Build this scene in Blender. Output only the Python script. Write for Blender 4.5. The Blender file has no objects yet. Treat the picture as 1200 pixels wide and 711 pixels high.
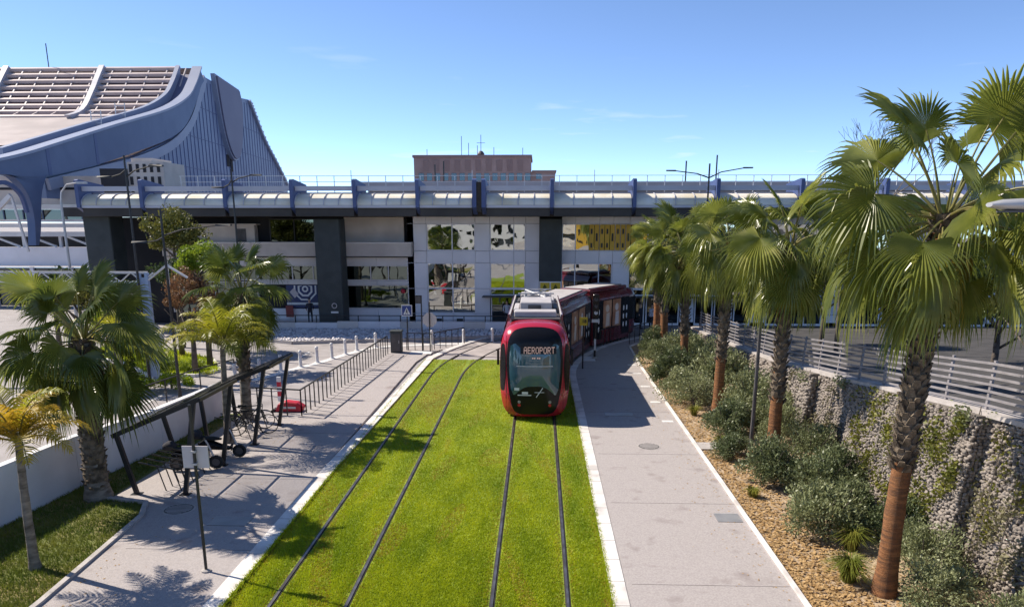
import bpy, bmesh, math, random
import numpy as np
from mathutils import Vector, Matrix

random.seed(7)
rng = np.random.default_rng(7)
S = bpy.context.scene
COL = S.collection
R = math.radians

# ------------------------------------------------------------------ camera
CAM_H = 7.2
cam_d = bpy.data.cameras.new('camera')
cam = bpy.data.objects.new('camera', cam_d)
COL.objects.link(cam)
cam.location = (0, 0, CAM_H)
cam.rotation_euler = (R(90 - 13.59), 0, R(2.03))
cam_d.sensor_width = 36
cam_d.lens = 877 / 1200 * 36
cam_d.shift_y = 0.0954
cam_d.clip_start = 0.1
cam_d.clip_end = 6000
S.camera = cam

# ------------------------------------------------------------------ sky, sun, exposure
SUN_EL, SUN_AZ = R(44), math.atan2(-0.93, 0.37)     # azimuth from +Y towards +X
world = bpy.data.worlds.new('World')
S.world = world
world.use_nodes = True
wn, wl = world.node_tree.nodes, world.node_tree.links
sky = wn.new('ShaderNodeTexSky')
sky.sky_type = 'NISHITA'
sky.sun_disc = False
sky.sun_elevation = SUN_EL
sky.sun_rotation = SUN_AZ
sky.air_density = 0.6
sky.altitude = 2500
sky.dust_density = 0.15
sky.ozone_density = 3.0
bg = wn['Background']
bg.inputs[1].default_value = 0.118
# two thin wisps of cloud low over the roofs
tc = wn.new('ShaderNodeTexCoord')
mp = wn.new('ShaderNodeMapping'); mp.inputs['Scale'].default_value = (3.2, 3.2, 26)
nz = wn.new('ShaderNodeTexNoise'); nz.inputs['Scale'].default_value = 2.1; nz.inputs['Detail'].default_value = 7
cr = wn.new('ShaderNodeValToRGB'); cr.color_ramp.elements[0].position = .63; cr.color_ramp.elements[1].position = .84
cr.color_ramp.elements[1].color = (.75, .75, .75, 1)
sep = wn.new('ShaderNodeSeparateXYZ')
hi = wn.new('ShaderNodeMapRange'); hi.inputs[1].default_value = .22; hi.inputs[2].default_value = .06
hi.inputs[3].default_value = 0; hi.inputs[4].default_value = 1
mul = wn.new('ShaderNodeMath'); mul.operation = 'MULTIPLY'
mixc = wn.new('ShaderNodeMixRGB'); mixc.inputs[2].default_value = (4.6, 4.75, 4.95, 1)
wl.new(tc.outputs['Generated'], mp.inputs[0]); wl.new(mp.outputs[0], nz.inputs['Vector']); wl.new(nz.outputs[0], cr.inputs[0])
wl.new(tc.outputs['Generated'], sep.inputs[0]); wl.new(sep.outputs[2], hi.inputs[0])
wl.new(cr.outputs[0], mul.inputs[0]); wl.new(hi.outputs[0], mul.inputs[1]); wl.new(mul.outputs[0], mixc.inputs[0])
wl.new(sky.outputs[0], mixc.inputs[1]); wl.new(mixc.outputs[0], bg.inputs[0])

sun_d = bpy.data.lights.new('sun', 'SUN')
sun_d.energy = 3.6
sun_d.angle = R(0.5)
sun_d.color = (1.0, .91, .78)
sun = bpy.data.objects.new('sun', sun_d)
COL.objects.link(sun)
sdir = Vector((math.sin(SUN_AZ) * math.cos(SUN_EL), math.cos(SUN_AZ) * math.cos(SUN_EL), math.sin(SUN_EL)))
sun.rotation_euler = (-sdir).to_track_quat('-Z', 'Y').to_euler()
sun.location = sdir * 80

S.view_settings.view_transform = 'Standard'
S.view_settings.look = 'None'
S.view_settings.gamma = 1
S.view_settings.use_curve_mapping = False
S.view_settings.exposure = 1.08
S.render.engine = 'CYCLES'

# ------------------------------------------------------------------ helpers
WL = {}     # object -> world origin used when its mesh was written

class MB:
    """collects geometry in world coordinates"""
    def __init__(s):
        s.v, s.f, s.m = [], [], []
    def add(s, vs, fs, m=0):
        o = len(s.v)
        s.v.extend([tuple(float(c) for c in p) for p in vs])
        for f in fs:
            s.f.append(tuple(i + o for i in f)); s.m.append(m)
        return s
    def box(s, x0, x1, y0, y1, z0, z1, m=0):
        return s.add([(x0,y0,z0),(x1,y0,z0),(x1,y1,z0),(x0,y1,z0),(x0,y0,z1),(x1,y0,z1),(x1,y1,z1),(x0,y1,z1)],
                     [(0,3,2,1),(4,5,6,7),(0,1,5,4),(1,2,6,5),(2,3,7,6),(3,0,4,7)], m)
    def bar(s, p, q, w, h=None, up=(0,0,1), m=0):
        h = w if h is None else h
        p, q = Vector(p), Vector(q)
        d = (q - p).normalized(); u = Vector(up)
        if abs(d.dot(u)) > .98: u = Vector((0,1,0))
        a = d.cross(u).normalized() * w / 2
        b = a.cross(d).normalized() * h / 2
        vs = [p-a-b, p+a-b, p+a+b, p-a+b, q-a-b, q+a-b, q+a+b, q-a+b]
        return s.add(vs, [(0,1,2,3),(7,6,5,4),(0,4,5,1),(1,5,6,2),(2,6,7,3),(3,7,4,0)], m)
    def tube(s, pts, r, n=8, cap=True, m=0):
        pts = [Vector(p) for p in pts]; k = len(pts)
        rs = r if isinstance(r, (list, tuple)) else [r] * k
        vs = []; u = None
        for i in range(k):
            d = (pts[min(i+1,k-1)] - pts[max(i-1,0)]).normalized()
            if u is None:
                t = Vector((0,0,1)) if abs(d.z) < .9 else Vector((1,0,0))
                u = d.cross(t).normalized()
            else:
                u = (u - d * u.dot(d)).normalized()
            w = d.cross(u)
            for j in range(n):
                a = 2 * math.pi * j / n
                vs.append(pts[i] + (u * math.cos(a) + w * math.sin(a)) * rs[i])
        fs = [(i*n+j, i*n+(j+1)%n, (i+1)*n+(j+1)%n, (i+1)*n+j) for i in range(k-1) for j in range(n)]
        if cap:
            fs.append(tuple(range(n-1,-1,-1))); fs.append(tuple(range((k-1)*n, k*n)))
        return s.add(vs, fs, m)
    def prism(s, poly, axis, a, b, m=0):
        n = len(poly)
        def P(p, t):
            return {'x': (t, p[0], p[1]), 'y': (p[0], t, p[1]), 'z': (p[0], p[1], t)}[axis]
        vs = [P(p, a) for p in poly] + [P(p, b) for p in poly]
        fs = [tuple(range(n)), tuple(range(2*n-1, n-1, -1))] + [(i, (i+1)%n, n+(i+1)%n, n+i) for i in range(n)]
        return s.add(vs, fs, m)
    def lathe(s, prof, c, n=16, m=0):
        vs, k = [], len(prof)
        for r, z in prof:
            for j in range(n):
                a = 2*math.pi*j/n
                vs.append((c[0]+r*math.cos(a), c[1]+r*math.sin(a), c[2]+z))
        fs = [(i*n+j, i*n+(j+1)%n, (i+1)*n+(j+1)%n, (i+1)*n+j) for i in range(k-1) for j in range(n)]
        fs.append(tuple(range(n-1,-1,-1))); fs.append(tuple(range((k-1)*n, k*n)))
        return s.add(vs, fs, m)
    def grid(s, P, m=0, close=False):
        r, c = len(P), len(P[0])
        vs = [p for row in P for p in row]
        fs = [(i*c+j, i*c+(j+1)%c, (i+1)*c+(j+1)%c, (i+1)*c+j) for i in range(r-1) for j in range(c if close else c-1)]
        return s.add(vs, fs, m)
    def torus(s, c, r, t, axis='x', n=20, k=6, m=0):
        vs = []
        for i in range(n):
            a = 2*math.pi*i/n
            for j in range(k):
                b = 2*math.pi*j/k
                rr = r + t*math.cos(b); h = t*math.sin(b)
                p = (rr*math.cos(a), rr*math.sin(a))
                vs.append({'x': (c[0]+h, c[1]+p[0], c[2]+p[1]), 'y': (c[0]+p[0], c[1]+h, c[2]+p[1]), 'z': (c[0]+p[0], c[1]+p[1], c[2]+h)}[axis])
        fs = [(i*k+j, ((i+1)%n)*k+j, ((i+1)%n)*k+(j+1)%k, i*k+(j+1)%k) for i in range(n) for j in range(k)]
        return s.add(vs, fs, m)
    def build(s, name, mats, parent=None, smooth=False, bevel=0):
        if not isinstance(mats, (list, tuple)): mats = [mats]
        if parent is not None: org = WL[parent]
        else:
            a = np.array(s.v); org = Vector((*((a[:, :2].min(0) + a[:, :2].max(0)) / 2), a[:, 2].min()))
        me = bpy.data.meshes.new(name)
        me.from_pydata([(p[0]-org[0], p[1]-org[1], p[2]-org[2]) for p in s.v], [], s.f)
        for m in mats: me.materials.append(m)
        if len(mats) > 1: me.polygons.foreach_set('material_index', s.m)
        if len(s.f) < 20000:
            bm = bmesh.new(); bm.from_mesh(me); bmesh.ops.recalc_face_normals(bm, faces=bm.faces)
            if bevel:
                bmesh.ops.bevel(bm, geom=[e for e in bm.edges if len(e.link_faces) == 2 and e.calc_face_angle(0) > .6],
                                offset=bevel, segments=1, affect='EDGES', clamp_overlap=True)
            bm.to_mesh(me); bm.free()
        if smooth: me.polygons.foreach_set('use_smooth', [True] * len(me.polygons))
        me.update()
        return link(name, me, parent, org)

def link(name, me, parent=None, org=Vector((0,0,0))):
    o = bpy.data.objects.new(name, me); COL.objects.link(o)
    if parent is not None:
        o.parent = parent; WL[o] = WL[parent]
    else:
        o.location = org; WL[o] = Vector(org)
    return o

def tag(o, label=None, cat=None, group=None, kind=None):
    if label: o['label'] = label
    if cat: o['category'] = cat
    if group: o['group'] = group
    if kind: o['kind'] = kind
    return o

def thing(name, label, cat, loc=(0,0,0), group=None):
    o = bpy.data.objects.new(name, None); COL.objects.link(o)
    o.empty_display_size = .2
    o.location = loc; WL[o] = Vector(loc)
    return tag(o, label, cat, group)

def copy_tree(o, parent=None):
    c = o.copy(); COL.objects.link(c); c.parent = parent; WL[c] = WL[o]
    for ch in list(o.children): copy_tree(ch, c)
    return c

def raw_mesh(name, V, F, mats, smooth=False):
    """numpy verts (n,3) and faces (m,k) of constant k"""
    me = bpy.data.meshes.new(name)
    V = np.asarray(V, np.float32); F = np.asarray(F, np.int32)
    me.vertices.add(len(V)); me.vertices.foreach_set('co', V.ravel())
    k = F.shape[1]
    me.loops.add(F.size); me.loops.foreach_set('vertex_index', F.ravel())
    me.polygons.add(len(F)); me.polygons.foreach_set('loop_start', np.arange(0, F.size, k, dtype=np.int32))
    if smooth: me.polygons.foreach_set('use_smooth', np.ones(len(F), bool))
    for m in (mats if isinstance(mats, (list, tuple)) else [mats]): me.materials.append(m)
    me.update(calc_edges=True)
    return me

# ------------------------------------------------------------------ materials
def mat(name, c1, c2=None, scale=4., rough=.6, metal=0., bump=0., bscale=None, spec=.5, detail=6., lo=.35, hi=.65,
        coat=0., stretch=None, c3=None, scale3=.4, lo3=.45, hi3=.68, local=False, trans=0.):
    m = bpy.data.materials.new(name); m.use_nodes = True
    n, l = m.node_tree.nodes, m.node_tree.links
    b = n['Principled BSDF']
    b.inputs['Base Color'].default_value = (*c1, 1)
    b.inputs['Roughness'].default_value = rough
    b.inputs['Metallic'].default_value = metal
    b.inputs['Specular IOR Level'].default_value = spec
    if coat: b.inputs['Coat Weight'].default_value = coat
    if local:
        g_ = n.new('ShaderNodeTexCoord'); src = g_.outputs['Object']
    else:
        g_ = n.new('ShaderNodeNewGeometry'); src = g_.outputs['Position']
    if stretch:
        mpn = n.new('ShaderNodeMapping'); mpn.inputs['Scale'].default_value = stretch
        l.new(src, mpn.inputs[0]); src = mpn.outputs[0]
    col = None
    if c2:
        t = n.new('ShaderNodeTexNoise'); t.inputs['Scale'].default_value = scale; t.inputs['Detail'].default_value = detail
        r = n.new('ShaderNodeValToRGB')
        r.color_ramp.elements[0].position = lo; r.color_ramp.elements[1].position = hi
        r.color_ramp.elements[0].color = (*c1, 1); r.color_ramp.elements[1].color = (*c2, 1)
        l.new(src, t.inputs['Vector']); l.new(t.outputs[0], r.inputs[0]); col = r.outputs[0]
        if c3:
            t3 = n.new('ShaderNodeTexNoise'); t3.inputs['Scale'].default_value = scale3; t3.inputs['Detail'].default_value = 4
            r3 = n.new('ShaderNodeValToRGB'); r3.color_ramp.elements[0].position = lo3; r3.color_ramp.elements[1].position = hi3
            x3 = n.new('ShaderNodeMixRGB'); x3.inputs[2].default_value = (*c3, 1)
            l.new(src, t3.inputs['Vector']); l.new(t3.outputs[0], r3.inputs[0]); l.new(r3.outputs[0], x3.inputs[0]); l.new(col, x3.inputs[1])
            col = x3.outputs[0]
        l.new(col, b.inputs['Base Color'])
    if bump:
        t2 = n.new('ShaderNodeTexNoise'); t2.inputs['Scale'].default_value = bscale or scale * 4; t2.inputs['Detail'].default_value = 8
        bp = n.new('ShaderNodeBump'); bp.inputs['Strength'].default_value = bump; bp.inputs['Distance'].default_value = .03
        l.new(src, t2.inputs['Vector']); l.new(t2.outputs[0], bp.inputs['Height']); l.new(bp.outputs[0], b.inputs['Normal'])
    if trans:
        tr = n.new('ShaderNodeBsdfTransparent'); mx = n.new('ShaderNodeMixShader'); mx.inputs[0].default_value = trans
        l.new(b.outputs[0], mx.inputs[1]); l.new(tr.outputs[0], mx.inputs[2]); l.new(mx.outputs[0], n['Material Output'].inputs[0])
    return m

def leaf_mat(name, c1, c2, scale=1.2, rough=.45, transl=.35, c3=None, spec=.5, stretch=(1,1,1)):
    m = bpy.data.materials.new(name); m.use_nodes = True
    n, l = m.node_tree.nodes, m.node_tree.links
    b = n['Principled BSDF']; b.inputs['Roughness'].default_value = rough; b.inputs['Specular IOR Level'].default_value = spec
    g_ = n.new('ShaderNodeNewGeometry')
    t = n.new('ShaderNodeTexNoise'); t.inputs['Scale'].default_value = scale; t.inputs['Detail'].default_value = 5
    r = n.new('ShaderNodeValToRGB'); r.color_ramp.elements[0].position = .32; r.color_ramp.elements[1].position = .68
    r.color_ramp.elements[0].color = (*c1, 1); r.color_ramp.elements[1].color = (*c2, 1)
    if c3:
        e = r.color_ramp.elements.new(.8); e.color = (*c3, 1)
    oi = n.new('ShaderNodeObjectInfo')
    ad = n.new('ShaderNodeMath'); ad.operation = 'MULTIPLY_ADD'; ad.inputs[1].default_value = .3; 
    sb = n.new('ShaderNodeMath'); sb.operation = 'SUBTRACT'; sb.inputs[1].default_value = .15
    mpn = n.new('ShaderNodeMapping'); mpn.inputs['Scale'].default_value = stretch
    l.new(g_.outputs['Position'], mpn.inputs[0]); l.new(mpn.outputs[0], t.inputs['Vector'])
    l.new(oi.outputs['Random'], ad.inputs[0]); l.new(t.outputs[0], ad.inputs[2]); l.new(ad.outputs[0], sb.inputs[0]); l.new(sb.outputs[0], r.inputs[0])
    l.new(r.outputs[0], b.inputs['Base Color'])
    tr = n.new('ShaderNodeBsdfTranslucent'); l.new(r.outputs[0], tr.inputs[0])
    mx = n.new('ShaderNodeMixShader'); mx.inputs[0].default_value = transl
    l.new(b.outputs[0], mx.inputs[1]); l.new(tr.outputs[0], mx.inputs[2]); l.new(mx.outputs[0], n['Material Output'].inputs[0])
    return m

M = {}
M['asphalt'] = mat('asphalt', (.29,.265,.26), (.36,.33,.325), 1.3, .85, bump=.35, bscale=60, c3=(.22,.20,.20), scale3=.6, lo3=.55, hi3=.75)
M['dark_asphalt'] = mat('dark_asphalt', (.04,.038,.036), (.065,.06,.058), 1.3, .85, bump=.35, bscale=60)
M['paving'] = mat('path_concrete', (.335,.30,.29), (.42,.38,.365), 28, .88, bump=.5, bscale=70, c3=(.265,.225,.215), scale3=1.3, detail=3, lo3=.60, hi3=.74)
M['apron'] = mat('track_concrete', (.33,.29,.28), (.41,.365,.35), 1.5, .85, bump=.3, bscale=50, c3=(.22,.2,.19), scale3=.4)
M['kerb'] = mat('white_kerb_stone', (.68,.645,.61), (.78,.745,.71), 3, .7, bump=.25, bscale=40, c3=(.5,.46,.43), scale3=1.5)
M['edging'] = mat('edging_concrete', (.36,.33,.31), (.46,.42,.40), 4, .8, bump=.3)
M['joint'] = mat('joint_filler', (.14,.125,.12), (.20,.18,.17), 4, .9)
M['lawn_soil'] = mat('lawn_ground', (.17,.235,.012), (.25,.31,.02), 1.2, .95, bump=.6, bscale=40, c3=(.14,.20,.01), scale3=.35)
M['dry_soil'] = mat('dry_lawn_ground', (.13,.15,.03), (.25,.19,.08), .8, .95, bump=.7, bscale=30, c3=(.08,.12,.02), scale3=.7)
M['mulch'] = mat('bark_mulch', (.36,.26,.165), (.50,.38,.25), 9, .9, bump=.8, bscale=45, c3=(.27,.195,.125), scale3=2)
M['steel_rail'] = mat('rail_steel', (.30,.27,.25), (.16,.13,.11), 3, .38, metal=.85)
M['rail_gap'] = mat('rail_rubber', (.025,.022,.02), (.05,.04,.03), 6, .9)
M['white_wall'] = mat('white_painted_wall', (.66,.65,.68), (.74,.73,.75), .7, .75, bump=.15, bscale=20, c3=(.56,.55,.57), scale3=.5)
M['black_metal'] = mat('black_painted_steel', (.012,.012,.013), (.022,.022,.022), 5, .45)
M['dark_slate'] = mat('dark_slate_cladding', (.028,.036,.038), (.042,.052,.054), 1.5, .6, bump=.1, bscale=10)
M['clad'] = mat('white_cladding', (.80,.775,.80), (.86,.835,.855), .5, .45, c3=(.74,.715,.735), scale3=.35)
M['beige'] = mat('beige_concrete', (.54,.475,.42), (.62,.55,.49), .8, .8, bump=.2, bscale=20, c3=(.46,.40,.36), scale3=.5)
M['beige2'] = mat('pale_concrete_band', (.70,.645,.60), (.77,.71,.665), .8, .8, bump=.2, bscale=20, c3=(.60,.55,.51), scale3=.4)
M['canopy_white'] = mat('canopy_sheet', (.68,.62,.50), (.76,.72,.64), .7, .5, c3=(.60,.53,.38), scale3=.45)
M['fascia'] = mat('grey_fascia_metal', (.42,.42,.47), (.48,.48,.53), .6, .45)
M['blue_steel'] = mat('blue_painted_steel', (.075,.11,.215), (.095,.135,.245), .5, .45, c3=(.062,.094,.19), scale3=.2)
M['blue_light'] = mat('pale_blue_cladding', (.165,.215,.34), (.20,.25,.375), .35, .45, c3=(.14,.185,.305), scale3=.2)
M['blue_trim'] = mat('pale_blue_trim', (.24,.275,.38), (.275,.31,.41), .5, .45)
M['rib_blue'] = mat('navy_blue_rib', (.05,.075,.19), (.065,.095,.22), .6, .45)
M['visor'] = mat('grey_visor_panel', (.125,.125,.20), (.14,.14,.215), .4, .5)
M['louver'] = mat('mauve_louvre', (.46,.375,.36), (.54,.45,.43), .5, .5)
M['roof_grey'] = mat('roof_membrane', (.33,.275,.265), (.40,.34,.325), .4, .7, c3=(.28,.235,.23), scale3=.15)
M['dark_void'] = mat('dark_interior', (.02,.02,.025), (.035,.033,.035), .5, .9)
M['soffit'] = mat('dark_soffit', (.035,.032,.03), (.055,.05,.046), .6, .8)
M['white_steel'] = mat('white_steel', (.62,.60,.585), (.70,.68,.66), 1.5, .5)
M['grey_steel'] = mat('galvanised_steel', (.40,.40,.41), (.48,.475,.48), 3, .45, metal=.3)
M['fence_grey'] = mat('weathered_fence_steel', (.24,.225,.235), (.31,.29,.30), 3, .5, metal=.2)
M['pink'] = mat('pink_render', (.38,.255,.225), (.44,.305,.27), .25, .85, c3=(.33,.225,.20), scale3=.3)
M['pink2'] = mat('pink_render_stripe', (.29,.19,.17), (.33,.225,.20), .3, .85)
M['cobble'] = mat('white_cobble', (.68,.64,.64), (.82,.78,.77), 6, .75, c3=(.36,.33,.35), scale3=3)
M['mortar'] = mat('cobble_bed', (.20,.18,.185), (.27,.245,.25), 5, .9)
M['mark'] = mat('white_road_paint', (.62,.60,.585), (.72,.70,.685), 5, .7)
M['stone'] = mat('rubble_stone', (.21,.18,.155), (.33,.285,.25), 8, .95, c3=(.20,.172,.15), scale3=2.2, bump=.3, bscale=40)
M['stone_core'] = mat('rubble_joint', (.13,.115,.10), (.19,.165,.145), 5, .95, bump=.6, bscale=30)
M['palm_bark'] = mat('stripped_palm_trunk', (.19,.075,.026), (.33,.145,.055), 3, .9, bump=1.0, bscale=14, stretch=(1.2,1.2,9), c3=(.13,.06,.028), scale3=2)
M['palm_bark_grey'] = mat('grey_palm_trunk', (.17,.145,.12), (.28,.245,.20), 4, .9, bump=.8, bscale=26, stretch=(1,1,3), c3=(.09,.075,.055), scale3=3)
M['boot'] = mat('old_leaf_base', (.10,.075,.05), (.22,.17,.12), 7, .9, bump=.8, bscale=40, c3=(.05,.037,.025), scale3=4)
M['bark'] = mat('tree_bark', (.075,.06,.05), (.14,.115,.095), 6, .9, bump=.8, bscale=30)
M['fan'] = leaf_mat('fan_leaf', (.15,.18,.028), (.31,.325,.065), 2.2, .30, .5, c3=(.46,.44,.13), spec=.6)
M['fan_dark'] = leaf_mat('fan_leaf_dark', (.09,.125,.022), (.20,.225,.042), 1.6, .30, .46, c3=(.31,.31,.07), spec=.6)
M['petiole'] = leaf_mat('petiole', (.13,.13,.03), (.24,.20,.05), 2, .5, .1)
M['dead_fan'] = leaf_mat('dead_fan_leaf', (.16,.12,.05), (.30,.24,.11), 2, .75, .25)
M['yellow_fan'] = leaf_mat('yellowing_fan_leaf', (.30,.26,.03), (.42,.30,.035), 2, .5, .3)
M['feather'] = leaf_mat('feather_leaf', (.24,.26,.018), (.42,.38,.028), 1.2, .42, .45, c3=(.52,.40,.035))
M['feather_y'] = leaf_mat('feather_leaf_orange', (.36,.28,.02), (.55,.36,.035), 1.2, .45, .4)
M['shrub'] = leaf_mat('shrub_leaf', (.17,.195,.085), (.30,.32,.16), 3, .45, .25, c3=(.33,.34,.17))
M['shrub_dark'] = leaf_mat('shrub_leaf_dark', (.095,.125,.05), (.18,.205,.095), 3, .45, .22, c3=(.26,.275,.13))
M['lime'] = leaf_mat('lime_leaf', (.20,.27,.018), (.34,.40,.035), 2, .5, .35)
M['olive'] = leaf_mat('olive_leaf', (.07,.085,.018), (.17,.165,.03), 1.5, .5, .3, c3=(.26,.22,.035))
M['russet'] = leaf_mat('russet_leaf', (.15,.07,.04), (.28,.16,.07), 2, .6, .3, c3=(.34,.25,.05))
M['deep_green'] = leaf_mat('deep_green_leaf', (.035,.06,.016), (.085,.12,.03), 1, .5, .3)
M['vine'] = leaf_mat('creeper_leaf', (.12,.135,.02), (.24,.235,.035), 3, .55, .3, c3=(.32,.27,.05))
M['vine_dry'] = leaf_mat('dry_creeper_leaf', (.16,.145,.075), (.26,.235,.13), 3, .7, .25)
M['tuft'] = leaf_mat('tuft_grass', (.14,.17,.02), (.26,.25,.04), 3, .6, .35)
M['litter'] = leaf_mat('dry_leaf_litter', (.34,.20,.075), (.52,.35,.16), 8, .8, .15, c3=(.55,.44,.26))
M['grass'] = leaf_mat('mown_grass', (.20,.29,.006), (.46,.51,.014), .9, .6, .38, c3=(.52,.46,.05), stretch=(1.6,.4,1))
M['worn_grass'] = leaf_mat('worn_grass', (.36,.22,.03), (.46,.32,.05), .8, .7, .3)
M['grass2'] = leaf_mat('rough_grass', (.11,.155,.015), (.25,.25,.04), 1.0, .65, .3, c3=(.42,.31,.11))
M['tram_red'] = mat('tram_red_paint', (.42,.012,.034), (.44,.016,.038), 1, .22, coat=.6, spec=.5)
M['tram_red_sunlit'] = mat('tram_red_paint_sunlit', (.46,.055,.022), (.42,.03,.03), 1.2, .28, coat=.5)  # sunlight on the red put into an orange-red colour
M['tram_red_shaded'] = mat('tram_red_paint_shaded', (.12,.014,.022), (.145,.018,.028), 1, .25, coat=.5)  # tram red with the shade of its sides put into the colour
M['tram_black'] = mat('tram_black_gloss', (.006,.006,.008), (.009,.009,.011), 1, .22, spec=.25)
M['tram_grey'] = mat('tram_roof_grey', (.40,.375,.375), (.50,.47,.465), 2, .55)
M['tram_dark'] = mat('tram_roof_dark', (.06,.055,.055), (.10,.09,.09), 3, .6)
M['rubber'] = mat('black_rubber', (.012,.012,.012), (.02,.02,.02), 5, .8)
M['windscreen'] = mat('windscreen_sky_tone', (.035,.095,.125), (.045,.115,.15), .8, .05, spec=.9)  # sky reflection put into the teal base colour
M['led'] = mat('led_matrix', (.50,.36,.32))
M['red_lens'] = mat('red_lens', (.55,.01,.03), rough=.2)
M['clear_lens'] = mat('clear_lens', (.35,.30,.30), rough=.2)
M['sticker'] = mat('white_sticker', (.7,.7,.7), rough=.5)
M['ad_brown'] = mat('advert_print', (.30,.13,.065), (.46,.26,.16), 1.6, .4, lo=.4, hi=.6)
M['yellow_sign'] = mat('yellow_sign_face', (.72,.50,.03), rough=.5)
M['blue_sign'] = mat('blue_sign_face', (.02,.05,.22), rough=.45)
M['sign_back'] = mat('grey_sign_back', (.50,.46,.46), (.55,.51,.51), 3, .5)
M['navy'] = mat('navy_poster', (.012,.03,.12), (.018,.04,.145), 2, .4)
M['red_plastic'] = mat('red_plastic', (.50,.015,.035), (.55,.03,.05), 4, .45)
M['pale_blue_mast'] = mat('pale_blue_mast', (.30,.40,.58), (.36,.46,.62), 2, .5)
M['smoked'] = mat('smoked_roof_glass', (.02,.022,.025), rough=.15, trans=.66)
M['skin'] = mat('skin', (.45,.27,.19), rough=.6)
M['cloth_dark'] = mat('dark_cloth', (.02,.02,.028), (.03,.03,.04), 8, .9)
M['cloth_white'] = mat('pale_cloth', (.55,.53,.55), (.62,.6,.61), 8, .9)
M['hair'] = mat('dark_hair', (.02,.014,.01), rough=.7)
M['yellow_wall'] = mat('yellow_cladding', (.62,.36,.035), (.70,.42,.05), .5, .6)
M['office_white'] = mat('white_office_wall', (.66,.63,.58), (.72,.69,.64), .4, .7)

def glass_mat(name, col, wave, rough=.015):
    m = bpy.data.materials.new(name); m.use_nodes = True
    n, l = m.node_tree.nodes, m.node_tree.links
    b = n['Principled BSDF']; b.inputs['Base Color'].default_value = (*col, 1)
    b.inputs['Metallic'].default_value = 1; b.inputs['Roughness'].default_value = rough
    g_ = n.new('ShaderNodeNewGeometry')
    t = n.new('ShaderNodeTexNoise'); t.inputs['Scale'].default_value = .8; t.inputs['Detail'].default_value = 1.5
    bp = n.new('ShaderNodeBump'); bp.inputs['Strength'].default_value = wave; bp.inputs['Distance'].default_value = .05
    l.new(g_.outputs['Position'], t.inputs['Vector']); l.new(t.outputs[0], bp.inputs['Height']); l.new(bp.outputs[0], b.inputs['Normal'])
    return m
M['mirror_glass'] = glass_mat('coated_window_glass', (.46,.48,.46), .18)
M['dark_glass'] = glass_mat('dark_window_glass', (.14,.17,.155), .15)
M['shop_glass'] = glass_mat('shop_window_glass', (.10,.12,.13), .08)

# ------------------------------------------------------------------ track geometry
X0, Y0, R1, A1, R2 = -.12, 34.3, 21., R(35), 10.
def track(s):
    """centre line of the right track; s is the distance along it (s == Y while straight)"""
    if s <= Y0: return X0, s, 0.
    a = (s - Y0) / R1
    if a <= A1: return X0 + R1*(1-math.cos(a)), Y0 + R1*math.sin(a), a
    xe, ye = X0 + R1*(1-math.cos(A1)), Y0 + R1*math.sin(A1)
    b = min(A1 + (s - Y0 - R1*A1) / R2, math.pi/2)
    ex = max(0, (s - Y0 - R1*A1) - R2*(math.pi/2 - A1))
    return xe + R2*(math.cos(A1)-math.cos(b)) + ex, ye + R2*(math.sin(b)-math.sin(A1)), b
def off(s, d):
    """point d metres to the right of the right track's centre line"""
    x, y, h = track(s)
    return x + d*math.cos(h), y - d*math.sin(h)
def ribbon(da, db, ss, z0, z1):
    m = MB(); P = []
    for s in ss:
        a, b = off(s, da), off(s, db)
        P.append([(*a, z0), (*a, z1), (*b, z1), (*b, z0)])
    m.grid(P)
    m.add(P[0], [(0,1,2,3)]); m.add(P[-1], [(3,2,1,0)])
    return m
def srange(a, b, n): return [a + (b-a)*i/(n-1) for i in range(n)]

# ------------------------------------------------------------------ ground and paving
g = MB(); g.add([(-1500,-900,-.02),(1500,-900,-.02),(1500,2500,-.02),(-1500,2500,-.02)], [(0,1,2,3)])
tag(g.build('road', M['asphalt']), kind='structure')
LAWN_END = 39.0
g = MB(); g.box(-5.98, 1.47, 3, LAWN_END, -.015, .012)
tag(g.build('track_lawn', M['lawn_soil']), kind='structure')
g = MB()
pts = [off(s, -6.0) for s in srange(39.2, 52, 16)] + [off(s, 1.6) for s in srange(62, 39.2, 20)]
g.prism(pts, 'z', -.015, .014)
tag(g.build('track_apron', M['apron']), kind='structure')
g = ribbon(-6.22, -5.86, srange(3, 38, 3) + srange(38.5, 52, 16), -.015, .075)
tag(g.build('left_kerb', M['kerb']), kind='structure')
g = ribbon(1.59, 1.91, srange(3, 34, 3) + srange(35, 58, 24), -.015, .075)
tag(g.build('right_kerb', M['kerb']), kind='structure')
# left pavement, with the pad under the shelters
g = MB(); g.prism([(-6.34,3),(-6.34,38),(-6.1,40.3),(-5.45,42),(-6.4,42.6),(-8.35,42.2),(-8.25,41),(-8.95,26.6),(-11.2,26.6),(-11.25,18.15),(-10.1,17.9),(-9.75,17.0),(-9.62,15.2),(-9.45,12.7),(-9.4,3)], 'z', -.015, .06)
tag(g.build('left_pavement', M['paving']), kind='structure')
g = MB(); E_ = [(-9.46,3),(-9.51,12.7),(-9.68,15.2),(-9.81,17.05),(-10.15,17.95),(-11.3,18.2)]
for a, b in zip(E_, E_[1:]): g.bar((*a,.05), (*b,.05), .12, .14)
tag(g.build('left_pavement_edging', M['edging']), kind='structure')
g = MB(); pts = [off(s, 1.9) for s in srange(3, 34, 2) + srange(35, 52, 14)]
g.prism(pts + [(10.2, 47.5), (6.6, 45.5), (5.25, 43.2), (5.12, 38), (5.12, 3)], 'z', -.015, .06)
tag(g.build('right_path', M['paving']), kind='structure')
g = MB(); E_ = [(5.16,3),(5.16,38),(5.3,43.2),(6.65,45.6)]
for a, b in zip(E_, E_[1:]): g.bar((*a,.055), (*b,.055), .09, .13)
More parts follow.
